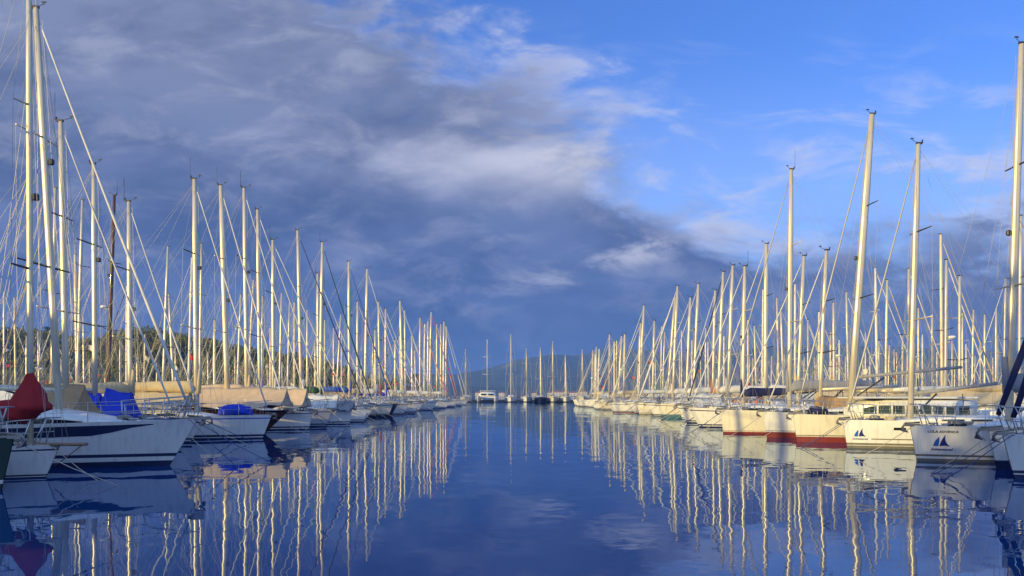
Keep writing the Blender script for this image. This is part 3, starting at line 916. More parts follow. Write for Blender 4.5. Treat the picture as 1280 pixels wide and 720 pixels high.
P(61.3, 'R', 862, 898, 904, 340, 10.0, 1, 'cream yacht with a near-black furled headsail and teal waterline', group=GR, hullcol='cream', jib='cv_navy', jibr=.045, mthick=.13, fbb=1.2, rake=.3, foul='teal', boot='navy', bands=(.08, .1, .18))
P(65.2, 'R', 853, 891, 894, 363, 10.0, 1, 'white yacht with an orange-red bundle by its mast in the sunlit row', group=GR, hood='flagorange', cover='flagorange', mthick=.12, rake=.3, foul='bluefoul')
P(71.0, 'R', 827, 867, 873, 355, 10.8, 1, 'cream yacht with a broad teal waterline in the sunlit row', group=GR, hullcol='cream', foul='teal', boot='teal', bands=(.26, .28, .32), mthick=.13, hood='cv_orange', rake=.3)
P(76.5, 'R', 0, 858, 863, 372, 10.0, 1, 'yacht with a grey covered sprayhood beyond the broad teal waterline', stemX=13.6, group=GR, hood='cv_grey', mthick=.125)
P(83.0, 'R', 799, 841, 847, 358, 11.0, 1, 'long cream yacht with a thin brown waterline and lone bright mast', group=GR, hullcol='cream', foul='olive', boot='olive', mthick=.15, rake=.25, jib='cv_white', jibr=.1)
P(88.0, 'R', 0, 834, 844, 372, 10.5, 1, 'yacht with a raked mast and thick furled headsail in the sunlit row', stemX=13.5, group=GR, mthick=.13, jib='cv_white', jibr=.045)
P(100., 'R', 769, 816, 818, 401, 10.8, 1, 'cream yacht with a blue-grey quarter in the sunlit row', group=GR, hullcol='cream', foul='navy', boot='navy', mthick=.13, rake=.3, beam=3.6)
P(104.5, 'R', 0, 799, 805, 382, 11.0, 1, 'yacht with a blue hull side showing between two cream bows', stemX=13.4, group=GR, hullcol='bluehull', mthick=.16, jib='cv_white', jibr=.045)
P(125., 'R', 752, 773, 777, 420, 10.5, 1, 'white yacht second from the open-water end of the sunlit row', group=GR, mthick=.16, jib='cv_white', jibr=.045, rake=.4)
P(134., 'R', 737, 762, 762, 418, 10.5, 1, 'white yacht with a green sprayhood ending the sunlit row at the open water', group=GR, mthick=.15, hood='cv_green', rake=.5)

# covered bundles lying on decks: things of their own
def bundle(name, label, loc, size, matname, cat, seed, rz=0.0):
    mb = MB(); rings = []
    L_, W_, H_ = size
    for i in range(13):
        u = i / 12; x = L_ * (u - .5); k = (1 - abs(2 * u - 1) ** 2.6) ** .5 if 0 < u < 1 else .08
        ring = []
        for j in range(16):
            t = 2 * math.pi * j / 16
            y = W_ / 2 * math.cos(t) * max(k, .08); z = H_ * (.5 + .5 * math.sin(t)) * (.35 + .65 * max(k, .08)) 
            if math.sin(t) < 0: z *= .25
            d = fold((x, y, z), .10, 4, seed)
            ring.append((x, y * (1 + d), max(0, z + d * (z > .1))))
        rings.append(ring)
    mb.ring_loft(rings, 0, True)
    for u in (-.22, .2):
        mb.tube([(L_ * u, W_ / 2 * 1.03 * math.cos(t), H_ * 1.03 * max(0, math.sin(t))) for t in [math.pi * i / 10 for i in range(11)]], .014, 4, mi=1)
    o = mb.build(name, [M[matname], M['rope']], None, loc)
    o.rotation_euler = (0, 0, rz)
    tag(o, label, cat)
    return o
bundle('covered_dinghy', 'bright blue wrapped dinghy lying on the foredeck beside the brown hull', (-12.75, 36.9, 1.08), (1.6, 1.1, .5), 'cv_blue', 'dinghy', 3)
bundle('covered_dinghy', 'small navy wrapped dinghy on the bow in front of the windowed deckhouse', (13.05, 34.2, 1.17), (.8, 1.0, .34), 'cv_navy', 'dinghy', 8)

# --- masts read off the photograph that belong to boats behind or between: (foot, head x, head y)
LEFT = [(64, 69, 235), (96, 103, 250), (97, 94, 318), (5, 5, 365), (20, 18, 372), (49, 50, 415), (105, 104, 395), (203, 210, 308), (218, 211, 368),
        (235, 240, 322), (249, 252, 305), (309, 317, 350), (296, 301, 368), (327, 328, 370), (349, 352, 366), (359, 362, 378), (420, 426, 393), (368, 368, 378),
        (384, 384, 387), (406, 406, 400), (417, 417, 410), (447, 447, 377), (465, 466, 428), (427, 427, 420), (507, 506, 388), (530, 531, 405), (535, 535, 402),
        (546, 546, 405), (551, 551, 405), (515, 515, 420), (494, 494, 425), (33, 33, 420), (150, 150, 425), (180, 181, 418), (268, 268, 400), (338, 338, 410), (394, 394, 428)]
RIGHT = [(768, 768, 427), (780, 781, 418), (797, 800, 420), (826, 827, 408), (828, 831, 415), (852, 852, 413), (882, 882, 410), (927, 927, 398), (935, 935, 400),
         (946, 943, 407), (953, 954, 362), (974, 971, 372), (980, 976, 385), (994, 994, 355), (1043, 1042, 378), (1061, 1058, 365), (1097, 1094, 335), (1107, 1109, 350),
         (1082, 1082, 415), (1010, 1010, 400), (1024, 1024, 390), (1038, 1038, 415), (1049, 1049, 425), (1099, 1099, 425), (1121, 1121, 440), (1137, 1136, 336),
         (1178, 1176, 293), (1182, 1183, 325), (1200, 1200, 345), (1215, 1217, 387), (1148, 1148, 385), (1165, 1165, 393), (1153, 1153, 418), (1203, 1203, 391),
         (1231, 1231, 393), (1245, 1245, 385), (1255, 1257, 348), (1246, 1246, 415), (1274, 1276, 270), (865, 865, 425), (905, 905, 420), (1067, 1067, 405), (1128, 1128, 420)]
ROWS = [(15.2, 1), (32.5, -1), (58.5, 1), (77., -1), (102., 1), (121., -1)]     # distance of the mast line, bow towards (+1) the channel
YEND = 205.
front_taken = {'L': [17, 19.4, 22.8, 27, 30.7, 33.7, 37, 41.8, 46.6, 51, 55.2, 59.6, 64, 68.2, 74, 82, 90, 95.5, 106, 119, 134, 148, 160],
               'R': [19.2, 21.6, 24.4, 30.4, 34.2, 38, 41.9, 45.9, 49.9, 53.9, 57.6, 61.3, 65.2, 71, 76.5, 83, 88, 100, 104.5, 125, 134]}
SHADE = {'L': 'shaded', 'R': 'sunlit'}
CVN = {'cv_white': 'white', 'cv_sand': 'sand', 'cv_blue': 'bright blue', 'cv_navy': 'navy', 'cv_mid': 'blue', 'cv_grey': 'grey', 'cv_peach': 'peach', 'cv_tan': 'tan'}
for side, lst in (('L', LEFT), ('R', RIGHT)):
    sd = -1 if side == 'L' else 1
    rows = {i: [] for i in range(len(ROWS))}
    for e in lst:
        u = abs(e[0] - 640) / F; best = None
        for i, (X, hd) in enumerate(ROWS):
            Y = X / u
            if i > 0 and Y > YEND + 10: continue
            if i == 0:
                Y = min(Y, 172)
                if Y < 44: continue
            Hh = wz(e[2], Y)
            lean = (e[1] - e[0]) * -sd * hd           # a mast rakes aft: heads lean away from the bow
            sc = abs(Hh - (11.5 if i == 0 else 12.5)) + (1.2 if lean > 1.5 else 0)
            if i == 0 and min(abs(Y - t) for t in front_taken[side]) < 2.6: sc += 2.5
            if best is None or sc < best[0]: best = (sc, i, Y)
        rows[best[1]].append([best[2], e, False])
    for i, (X, hd) in enumerate(ROWS):
        items = rows[i]
        fixed = [[t, None, True] for t in front_taken[side]] if i == 0 else []
        allv = sorted(items + fixed, key=lambda q: q[0])
        gap = 3.75
        for _ in range(200):
            for a, b in zip(allv[:-1], allv[1:]):
                d = b[0] - a[0]
                if d < gap:
                    k = (gap - d) / 2
                    if a[2] and b[2]: continue
                    if a[2]: b[0] += 2 * k
                    elif b[2]: a[0] -= 2 * k
                    else: a[0] -= k; b[0] += k
            allv.sort(key=lambda q: q[0])
        # fill free berths with lower masts
        ymin = max(X / .66, 44 if i == 0 else 0); 
        y = ymin; ys = [q[0] for q in allv]
        fill = []
        yend = {0: 158, 1: 190, 2: YEND, 3: YEND, 4: YEND, 5: YEND}[i]
        while y < yend:
            if min([abs(y - t) for t in ys + fill] + [99]) >= gap:
                if rng.random() < (.97 if i == 0 else (.95 if i < 5 else .8) if side == 'R' else (.55, .5, .35, .2, .1)[i - 1]): fill.append(y)
                y += 4.1 + rng.random() * .5
            else: y += .4
        for y in fill: allv.append([y, 'fill', False])
        for q in allv:
            if q[2]: continue
            Y, e, _ = q
            sgn = (1 if side == 'L' else -1) * hd
            if e == 'fill':
                Xm = sd * (X + rng.uniform(-.6, .6)); H = rng.uniform(9.0, 11.2) + (.6 if i > 1 else 0); topX = Xm - sgn * rng.uniform(0, .25)
                if side == 'L' and i >= 2: H *= .93
            else:
                u = (e[0] - 640) / F; Xm = u * Y; H = max(7.5, wz(e[2], Y)); topX = wx(e[1], Y)
            L = min(max(H * .82, 8.2), 11.8)
            if i == 0: L = min(L, 9.8)
            stemX = Xm + sgn * L * .36
            cov = rng.choices(['cv_white', 'cv_sand', 'cv_blue', 'cv_navy', 'cv_mid', 'cv_grey', 'cv_peach', 'cv_tan'], [5, 4, 1, 2, 1.2, 1.5, 1.2, 1] if side == 'L' else [6, 4.5, .15, 1.2, .4, 1.8, 1.2, 1.2])[0]
            tent = None
            if rng.random() < (.40 if i < 2 else .25):
                c = rng.choice(['cv_white', 'cv_sand', 'cv_peach', 'cv_white', 'cv_sand', 'cv_tan'])
                tent = [(c, -L * .36, L * .10, 2.35 + rng.random() * .3, 1.5, 1.25)]
            fl = None
            fc = None
            if rng.random() < (.42 if side == 'L' else .28):
                fc = rng.choices(['flagred', 'flagorange', 'flagcream', 'flagblue'], [6, 2, 2, 1])[0]
                fl = [(fc, L * .02, rng.choice([-.8, .8]), rng.uniform(3.6, 6.2), rng.uniform(.42, .7))]
            wood = side == 'L' and e != 'fill' and False
            hc = rng.choices(['white', 'cream', 'navy', 'bluehull'], [7, 3, .8, .5])[0]
            where = f"{SHADE[side]} row" if i == 0 else f"ranks behind the {SHADE[side]} row"
            CF = {'flagred': 'red', 'flagorange': 'orange', 'flagcream': 'cream', 'flagblue': 'blue'}
            if i == 0:
                lab = f"{'blue' if hc in ('navy', 'bluehull') else 'white'} yacht with a {CVN[cov]} sail cover wedged between others in the {where}"
                gr = lab.split(' wedged')[0] + f", {SHADE[side]} row"
            elif fl:
                lab = f"yacht flying a {CF[fc]} flag, packed in the {where}"; gr = f"yachts flying a {CF[fc]} flag behind the {SHADE[side]} row"
            elif tent:
                lab = f"yacht under a {CVN.get(tent[0][0])} boom tent, packed in the {where}"; gr = f"yachts under {CVN.get(tent[0][0])} boom tents behind the {SHADE[side]} row"
            else:
                lab = f"yacht with a {CVN[cov]} sail cover, packed in the {where}"; gr = f"yachts with {CVN[cov]} sail covers behind the {SHADE[side]} row"
            mt = (.115 + .00022 * Y) if e != 'fill' else (.085 + .00020 * Y)
            place(Y, stemX, sgn, Xm, topX, H, L, 1 if i == 0 and Y < 110 else 0, lab, gr, yaw=R(rng.uniform(-1, 1)), hullcol=hc, cover=cov, tent=tent, hood=(rng.choice(['cv_grey', 'cv_navy', 'cv_sand', 'cv_mid', 'cv_white']) if i < 2 and rng.random() < .5 else None), flag=fl, mthick=mt,
                  foul=rng.choice(['navy', 'red', 'black', 'bluefoul']), boot=rng.choice(['navy', 'bluefoul', 'black']), jib=rng.choices(['cv_white', 'cv_sand', 'cv_mid', 'cv_navy', None], [3, 1.2, .35, .35, 6])[0],
                  jibr=.035 + .00010 * Y, spreaders=rng.choice([1, 2, 2]), radar=rng.random() < .12, fbb=rng.uniform(1.05, 1.25), rake=rng.uniform(.3, .7),
                  mastmat=rng.choices(['alu', 'aluwhite', 'alugrey', 'aluwarm'], [3, 1.2, 1.2, 1.4])[0])
# the brown wooden mast in the second rank
place(56.0, -wx(640 + 506 - 0, 56) - 3.6, -1, wx(134, 56), wx(143, 56), wz(244, 56), 11.5, 1, 'yacht with a dark brown wooden mast behind the shaded row', None, mastmat='wood', hullcol='white', mthick=.13, jib=None, radar=True, cover='cv_sand')

# --- boats lying across the far end of the channel, bows to the camera
YF = 226.
FAR = [(582, 436, 'white', 'white sloop by the end of the shaded row, partly behind its bows', 'cv_white'),
       (638.6, 417, 'white', 'white sloop with the tallest mast at the far pontoon, next to the catamaran', 'cv_white'),
       (658, 435, 'white', 'white sloop with a grey sprayhood at the far pontoon, beside a dark-hulled one', 'cv_grey'),
       (675.6, 434, 'navy', 'dark navy-hulled sloop moored bow-on at the far pontoon', 'cv_white'),
       (691, 426, 'cream', 'cream sloop with a radar dome moored beyond the dark navy hull', 'cv_sand'),
       (706.7, 443, 'white', 'white sloop with the shortest mast at the far pontoon', 'cv_sand'),
       (728, 436, 'cream', 'cream sloop at the far pontoon with open water on both sides', 'cv_white'),
       (745.7, 438, 'white', 'white sloop at the far pontoon peeping past the end of the sunlit row', 'cv_navy')]
for k, (px, py, hc, lab, hood) in enumerate(FAR):
    L = 11.5; X = wx(px, YF + 4)
    make_boat('sailboat', (X, YF + L / 2, 0), -math.pi / 2, L, L * .12, wz(py, YF + 4), -.1, 1, lab, 'boats across the far end of the channel', wr=.035, seed=k, hullcol=hc, mthick=.19,
              fbb=1.5, fbm=1.2, jib='cv_white' if k % 2 else None, jibr=.09, hood=hood, cover='cv_white', radar=(k == 4), rake=.8, line=False, bands=(.06, .1, .25), coach=.5)
def catamaran():
    X, Y, L = wx(608.5, YF), YF + 5.5, 11.5
    root = empty('catamaran', (X, Y, 0), -math.pi / 2)
    tag(root, 'white catamaran with dark cabin windows moored bow-on at the far pontoon', 'catamaran', 'boats across the far end of the channel')
    for sd in (1, -1):
        h = Hull(L, 1.5, 1.75, 1.6, 1.5, .3)
        o = hull_mesh(h, ['white', 'navy', 'navy', 'white', 'deck'], (.08, .12, .2), 1, root, cove=False)
        o.location = (0, sd * 2.45, 0)
    b = MB(); b.box((-1.0, 0, 1.35), (3.6, 2.0, .28), bev=.12); b.build('bridgedeck', [M['white']], root)
    b = MB(); rings = []
    for x, w, z in ((2.3, 1.7, 1.75), (1.6, 2.3, 2.45), (1.0, 2.4, 2.85), (-3.2, 2.5, 2.95), (-3.5, 2.4, 2.9)):
        rings.append([(x, w, 1.6), (x - .1, w * .96, lerp(1.6, z, .7)), (x - .2, w * .8, z), (x - .2, 0, z + .12), (x - .2, -w * .8, z), (x - .1, -w * .96, lerp(1.6, z, .7)), (x, -w, 1.6)])
    b.ring_loft(rings, 0, True); sal = b.build('saloon', [M['white']], root)
    for sd in (1, -1):
        w_ = MB(); w_.box((1.92, sd * 1.05, 2.22), (.05, .78, .27), rot=Matrix.Rotation(R(-38), 3, 'Y'), bev=.03); w_.build('window', [M['glass']], sal)
    b = MB(); b.box((-2.6, 0, 3.25), (1.7, 2.3, .06), bev=.05)
    for x in (-1.2, -4.1):
        for sd in (1, -1): b.tube([(x, sd * 2.1, 1.7), (x, sd * 2.1, 3.2)], .05, 6)
    b.build('hardtop', [M['white']], root)
    b = MB(); b.tube([(4.6, -2.3, 1.7), (4.6, 2.3, 1.7)], .1, 8); b.build('crossbeam', [M['alu']], root)
    b = MB(); b.tube([(.9, 0, 2.8), (.7, 0, wz(423, YF))], .17, 8, ell=1.3, up=(1, 0, 0)); mast = b.build('mast', [M['alu']], root)
    for u in (8, 13):
        b = MB(); b.tube([(.5, -1.4, u + .1), (.85, 0, u), (.5, 1.4, u + .1)], .05, 4); b.build('spreader', [M['alu']], mast)
    b = MB(); b.tube([(.7, 0, 4.3), (-4.4, 0, 4.5)], .1, 6); bm = b.build('boom', [M['alu']], root)
    sailcover_mesh(.6, -4.2, 4.3, .2, .6, .35, .25, 3, 1).build('sail_cover', [M['cv_white']], bm)
    b = MB(); t = (.7, 0, 17.5)
    for p in ((4.6, 0, 1.8), (-2, 2.5, 1.7), (-2, -2.5, 1.7)): b.tube([t, p], .035, 3)
    b.build('rigging', [M['wire']], root)
catamaran()

# ------------------------------------------------------------------ pontoons
def pontoon(label, x0, y0, x1, y1, w):
    d = Vector((x1 - x0, y1 - y0, 0)); Ln = d.length
    root = empty('pontoon', ((x0 + x1) / 2, (y0 + y1) / 2, 0), math.atan2(d.y, d.x))
    tag(root, label, 'pontoon', 'floating pontoons')
    b = MB(); n = int(Ln / 6)
    for i in range(n):
        c = -Ln / 2 + (i + .5) * Ln / n
        b.box((c, 0, .12), (Ln / n / 2 - .06, w / 2 - .08, .3), bev=.05)
    b.build('float', [M['concrete']], root)
    b = MB(); b.box((0, 0, .48), (Ln / 2, w / 2, .055)); b.build('deck', [M['plank']], root)
    b = MB()
    n = int(Ln / 12)
    for i in range(n):
        c = -Ln / 2 + (i + .5) * Ln / n
        b.box((c, .5, .95), (.13, .13, .42), bev=.03)
    b.build('service_pillar', [M['aluwhite']], root)
pontoon('long floating pontoon behind the sterns of the shaded row', -24.9, 8, -24.9, 196, 1.9)
pontoon('long floating pontoon behind the sterns of the sunlit row', 25.2, 8, 25.2, 196, 1.9)
pontoon('floating pontoon in the rear ranks on the hill side', -67.6, 85, -67.6, 212, 2.2)
pontoon('floating pontoon in the rear ranks on the sunlit side', 67.6, 85, 67.6, 212, 2.2)
pontoon('low dark pontoon closing the far end of the channel', -30, 239.5, 40, 239.5, 2.4)

# ------------------------------------------------------------------ water
def water():
    m = bpy.data.materials.new('water'); nt, N, Lk = nodes_of(m)
    out = N.new('ShaderNodeOutputMaterial')
    body = N.new('ShaderNodeBsdfDiffuse'); body.inputs['Color'].default_value = WATERCOL
    mir = N.new('ShaderNodeBsdfGlossy'); mir.inputs['Color'].default_value = (.78, .88, 1, 1); mir.inputs['Roughness'].default_value = .012
    fr = N.new('ShaderNodeFresnel'); fr.inputs['IOR'].default_value = 1.38
    mx = N.new('ShaderNodeMixShader'); Lk.new(fr.outputs[0], mx.inputs[0]); Lk.new(body.outputs[0], mx.inputs[1]); Lk.new(mir.outputs[0], mx.inputs[2]); Lk.new(mx.outputs[0], out.inputs[0])
    g = N.new('ShaderNodeNewGeometry')
    acc = None
    # gentle ripples: three octaves of tilting, weaker in glassy patches
    patch = N.new('ShaderNodeTexNoise'); patch.inputs['Scale'].default_value = .045; patch.inputs['Detail'].default_value = 3
    mp0 = N.new('ShaderNodeMapping'); mp0.inputs['Scale'].default_value = (.6, 1.4, 1)
    Lk.new(g.outputs['Position'], mp0.inputs[0]); Lk.new(mp0.outputs[0], patch.inputs['Vector'])
    pr = N.new('ShaderNodeMapRange'); pr.inputs['From Min'].default_value = .38; pr.inputs['From Max'].default_value = .62; pr.inputs['To Min'].default_value = .40; pr.inputs['To Max'].default_value = 1.55
    Lk.new(patch.outputs['Fac'], pr.inputs['Value'])
    for sc, amp, st in RIPPLES:
        mp = N.new('ShaderNodeMapping'); mp.inputs['Scale'].default_value = st; mp.inputs['Rotation'].default_value = (0, 0, R(17) * sc)
        Lk.new(g.outputs['Position'], mp.inputs[0])
        n = N.new('ShaderNodeTexNoise'); n.inputs['Scale'].default_value = sc; n.inputs['Detail'].default_value = 2.0; n.inputs['Roughness'].default_value = .45
        Lk.new(mp.outputs[0], n.inputs['Vector'])
        s = N.new('ShaderNodeVectorMath'); s.operation = 'SUBTRACT'; s.inputs[1].default_value = (.5, .5, .5); Lk.new(n.outputs['Color'], s.inputs[0])
        ml = N.new('ShaderNodeVectorMath'); ml.operation = 'MULTIPLY'; ml.inputs[1].default_value = (amp, amp * 1.3, 0); Lk.new(s.outputs[0], ml.inputs[0])
        if sc > 8:          # cat's paws: fine ripples only in drifting patches
            cp = N.new('ShaderNodeMapRange'); cp.interpolation_type = 'SMOOTHSTEP'; cp.inputs['From Min'].default_value = .50; cp.inputs['From Max'].default_value = .66
            cn = N.new('ShaderNodeTexNoise'); cn.inputs['Scale'].default_value = .11; cn.inputs['Detail'].default_value = 4; cn.inputs['Roughness'].default_value = .6
            Lk.new(mp0.outputs[0], cn.inputs['Vector']); Lk.new(cn.outputs['Fac'], cp.inputs['Value'])
            sv_ = N.new('ShaderNodeVectorMath'); sv_.operation = 'SCALE'; Lk.new(ml.outputs[0], sv_.inputs[0]); Lk.new(cp.outputs[0], sv_.inputs['Scale']); ml = sv_
        if acc is None: acc = ml.outputs[0]
        else:
            a = N.new('ShaderNodeVectorMath'); a.operation = 'ADD'; Lk.new(acc, a.inputs[0]); Lk.new(ml.outputs[0], a.inputs[1]); acc = a.outputs[0]
    scl = N.new('ShaderNodeVectorMath'); scl.operation = 'SCALE'; Lk.new(acc, scl.inputs[0]); Lk.new(pr.outputs[0], scl.inputs['Scale'])
    ad = N.new('ShaderNodeVectorMath'); ad.operation = 'ADD'; ad.inputs[1].default_value = (0, 0, 1); Lk.new(scl.outputs[0], ad.inputs[0])
    nm = N.new('ShaderNodeVectorMath'); nm.operation = 'NORMALIZE'; Lk.new(ad.outputs[0], nm.inputs[0]); Lk.new(nm.outputs[0], mir.inputs['Normal']); Lk.new(nm.outputs[0], fr.inputs['Normal'])
    b = MB(); E = 9000
    b.v = [(-E, -E, 0), (E, -E, 0), (E, E, 0), (-E, E, 0)]; b.face((0, 1, 2, 3))
    tag(b.build('water', [m]), kind='structure')
WATERCOL = (.0004, .034, .15, 1)
RIPPLES = ((.55, .020, (1, 1.1, 1)), (1.7, .020, (1, 1.25, 1)), (5.0, .006, (1, 1.3, 1)), (10.0, .032, (.8, 1.5, 1)))
water()

# ------------------------------------------------------------------ land
def fbm(x, y, o=5, s=0.0):
    v = 0; a = 1; f = 1
    for _ in range(o):
        v += a * mnoise.noise(Vector((x * f + s, y * f - s, s * .37))); a *= .5; f *= 2.03
    return v
def interp(tab, x):
    if x <= tab[0][0]: return tab[0][1]
    for (a, b), (c, d) in zip(tab[:-1], tab[1:]):
        if x <= c: return b + (d - b) * (x - a) / (c - a)
    return tab[-1][1]
SIL = [(-900, 425), (-300, 408), (0, 415), (60, 415), (100, 427), (130, 429), (195, 417), (230, 422), (290, 433), (340, 445), (380, 449), (420, 463), (450, 472), (500, 482), (540, 489.5), (570, 494), (600, 497)]
YR = 400.
def hill_z(x, y):
    # ridge about YR away; silhouettes of the ground, trees stand on top
    px = 640 + x * F / YR
    top = (HZ - interp(SIL, px)) * YR / F + 2 - 6.0
    d = (y - YR)
    fall = sstep(-105, -10, d) if d < 0 else 1 - .6 * sstep(0, 300, d)
    z = -1.5 + (max(top, -1.5) + 1.5) * fall + fbm(x * .02, y * .02, 4, 3) * 1.6 * fall
    return z
def land():
    nx, ny = 110, 44
    b = MB()
    for j in range(ny):
        for i in range(nx):
            x = lerp(-780, 40, i / (nx - 1)); y = lerp(270, 720, (j / (ny - 1)) ** 1.4)
            b.v.append((x, y, hill_z(x, y)))
    for j in range(ny - 1):
        for i in range(nx - 1):
            a = j * nx + i; b.face((a, a + 1, a + nx + 1, a + nx), 0, True)
    m = ground_mat('hill_ground', (.08, .085, .03), (.16, .14, .05), (.26, .2, .11), .03, .25)
    tag(b.build('hill', [m]), kind='structure')
    # distant mountains across the bay
    MT = [(-2500, 430), (-800, 440), (0, 452), (400, 455), (520, 468), (580, 465), (620, 459), (655, 449), (690, 444), (715, 445), (740, 438), (760, 431), (800, 430), (850, 436), (900, 430), (1000, 427), (1100, 434), (1200, 437), (1280, 440), (1700, 428), (3200, 440)]
    YM = 3200.
    b = MB(); nx, ny = 260, 50
    for j in range(ny):
        for i in range(nx):
            x = lerp(-6800, 6800, i / (nx - 1)); y = lerp(1500, 4600, j / (ny - 1))
            px = 640 + x * F / YM
            top = (HZ - interp(MT, px)) * YM / F
            r = 1 - abs(y - YM) / (YM - 1500) if y < YM else 1 - (y - YM) / 2400
            prof = sstep(0, 1, r)
            n = fbm(x * .0016, y * .0016, 6, 1)
            nr = 1 - abs(fbm(x * .0011 + 5, y * .0011, 5, 9)) * 1.4
            z = -12 + (top + 12) * prof * (.62 + .38 * nr) + n * 44 * (prof * (1.15 - prof)) * 2
            # low foothills along the near shore
            if y < 2350: z = max(z, -12 + 60 * sstep(1520, 1900, y) * (1 - .5 * sstep(1950, 2350, y)) * (.5 + .6 * fbm(x * .003, y * .003, 4, 4)))
            b.v.append((x, y, z))
    for j in range(ny - 1):
        for i in range(nx - 1):
            a = j * nx + i; b.face((a, a + 1, a + nx + 1, a + nx), 0, True)
    m = ground_mat('mountain_ground', (.02, .04, .015), (.09, .12, .05), (.36, .33, .22), .0045, .02)
    tag(b.build('mountains', [m]), kind='structure')
land()

def leaf_clump(verts, faces, c, rx, rz, n, size, r):
    for _ in range(n):
        # points near the crown's skin and inside it
        while True:
            x, y, z = r.uniform(-1, 1), r.uniform(-1, 1), r.uniform(-1, 1)
            d = x * x + y * y + z * z
            if .15 < d < 1: break
        s = size * r.uniform(.6, 1.3)
        p = Vector((c[0] + x * rx, c[1] + y * rx, c[2] + z * rz))
        a = Vector((r.gauss(0, 1), r.gauss(0, 1), r.gauss(0, .6))).normalized()
        b = a.cross(Vector((r.gauss(0, 1), r.gauss(0, 1), r.gauss(0, 1)))).normalized()
        k = len(verts)
        verts += [tuple(p - a * s), tuple(p + b * s * .7), tuple(p + a * s), tuple(p - b * s * .7)]
        faces.append((k, k + 1, k + 2, k + 3))
def forest():
    r = random.Random(3)
    V, Fc = [], []
    cnt = 0
    while cnt < 2300:
        px = r.uniform(-260, 556) if cnt < 1500 else r.uniform(-1100, -260); y = r.choice([r.uniform(300, 420), r.uniform(360, 415)])
        x = (px - 640) * y / F
        z = hill_z(x, y)
        if z < .2: continue
        if fbm(x * .03, y * .03, 2, 8) < -.35 and r.random() < .7: continue
        hgt = r.uniform(4.5, 8.5) * (1 if px < 440 else .75)
        w = hgt * r.uniform(.28, .46)
        k = r.randint(3, 5)
        for q in range(k):
            u = (q + .6) / k
            ww = w * (1.05 - .65 * u)
            leaf_clump(V, Fc, (x + r.gauss(0, w * .25), y + r.gauss(0, w * .25), z + hgt * (.25 + .7 * u)), ww, hgt * .22, 20, .60, r)
        cnt += 1
    me = bpy.data.meshes.new('woodland'); me.from_pydata(V, [], Fc); me.update()
    me.materials.append(foliage_mat('woodland_leaves', (.085, .11, .012), (.36, .31, .03)))
    o = bpy.data.objects.new('woodland', me); COL.objects.link(o); tag(o, 'sunlit pine woodland covering the hill behind the masts', 'woodland', kind='stuff')
forest()
FOL = foliage_mat('pine_needles', (.020, .034, .012), (.075, .085, .028))
def tree(px, y, hgt, label, seed):
    r = random.Random(seed); x = (px - 640) * y / F; z = max(hill_z(x, y), .3) - .3
    root = empty('pine_tree', (x, y, z)); tag(root, label, 'tree', 'trees standing out on the shore')
    b = MB(); b.tube([(0, 0, 0), (.15, .1, hgt * .45), (.05, .2, hgt * .9)], [hgt * .04, hgt * .028, hgt * .008], 7)
    tips = []
    for k in range(11):
        u = r.uniform(.35, .92); a = r.uniform(0, 6.28); l = hgt * .30 * (1.15 - u * .8)
        t = (l * math.cos(a), l * math.sin(a), hgt * u + l * .35); b.tube([(.1, .1, hgt * u), t], [.09, .03], 4); tips.append(t)
    b.build('trunk', [M['bark']], root)
    V, Fc = [], []
    for t in tips + [(0, .1, hgt * .9), (.3, 0, hgt * .7)]:
        leaf_clump(V, Fc, t, hgt * .13, hgt * .09, 60, .34, r)
        leaf_clump(V, Fc, (t[0] * .6, t[1] * .6, t[2] - .1), hgt * .10, hgt * .08, 30, .34, r)
    me = bpy.data.meshes.new('crown'); me.from_pydata(V, [], Fc); me.update(); me.materials.append(FOL)
    o = bpy.data.objects.new('crown', me); COL.objects.link(o); o.parent = root
tree(517, 330, 11, 'dark round pine on the low shore before the open-water end of the shaded row', 1)
tree(492, 335, 8, 'smaller pine just beside the dark round one on the low shore', 2)
tree(196, 398, 10, 'tall pine crowning the second rise of the wooded hill', 4)
tree(62, 398, 10, 'broad pine topping the highest part of the wooded hill', 5)

# houses along the far shore
def house(x, y, w, d, hgt, label, rz=0):
    root = empty('shore_house', (x, y, 1.0), rz); tag(root, label, 'house', 'pale houses on the far shore')
    b = MB(); b.box((0, 0, hgt / 2 - .5), (w / 2, d / 2, hgt / 2 + .5)); wl = b.build('wall', [M['plaster']], root)
    b = MB(); n = max(2, int(w / 5)); 
    for s in range(int(hgt / 3.2)):
        for i in range(n):
            wb = MB(); wb.box((-w / 2 + (i + .5) * w / n, -d / 2 - .02, 1.8 + s * 3.1), (.9, .05, .75)); wb.build('window', [M['glass']], wl)
    k = MB(); e = .7
    k.v = [(-w / 2 - e, -d / 2 - e, hgt), (w / 2 + e, -d / 2 - e, hgt), (w / 2 + e, d / 2 + e, hgt), (-w / 2 - e, d / 2 + e, hgt), (-w / 2 + d * .3, 0, hgt + d * .28), (w / 2 - d * .3, 0, hgt + d * .28)]
    for f in ((0, 1, 5, 4), (2, 3, 4, 5), (1, 2, 5), (3, 0, 4), (3, 2, 1, 0)): k.face(f)
    k.build('roof', [M['rooftile']], root)
HY = 1400.
b = MB()
nx = 60
for j in range(5):
    for i in range(nx):
        x = lerp(-900, 1600, i / (nx - 1)); y = HY - 40 + 70 * j
        b.v.append((x, y, (-.8, 1.1, 2.5, 4, 7)[j] + .6 * fbm(x * .02, y * .02, 3, 2)))
for j in range(4):
    for i in range(nx - 1):
        a = j * nx + i; b.face((a, a + 1, a + nx + 1, a + nx), 0, True)
tag(b.build('shore', [ground_mat('shore_ground', (.06, .06, .03), (.12, .11, .06), (.25, .21, .15), .02, .1)]), kind='structure')
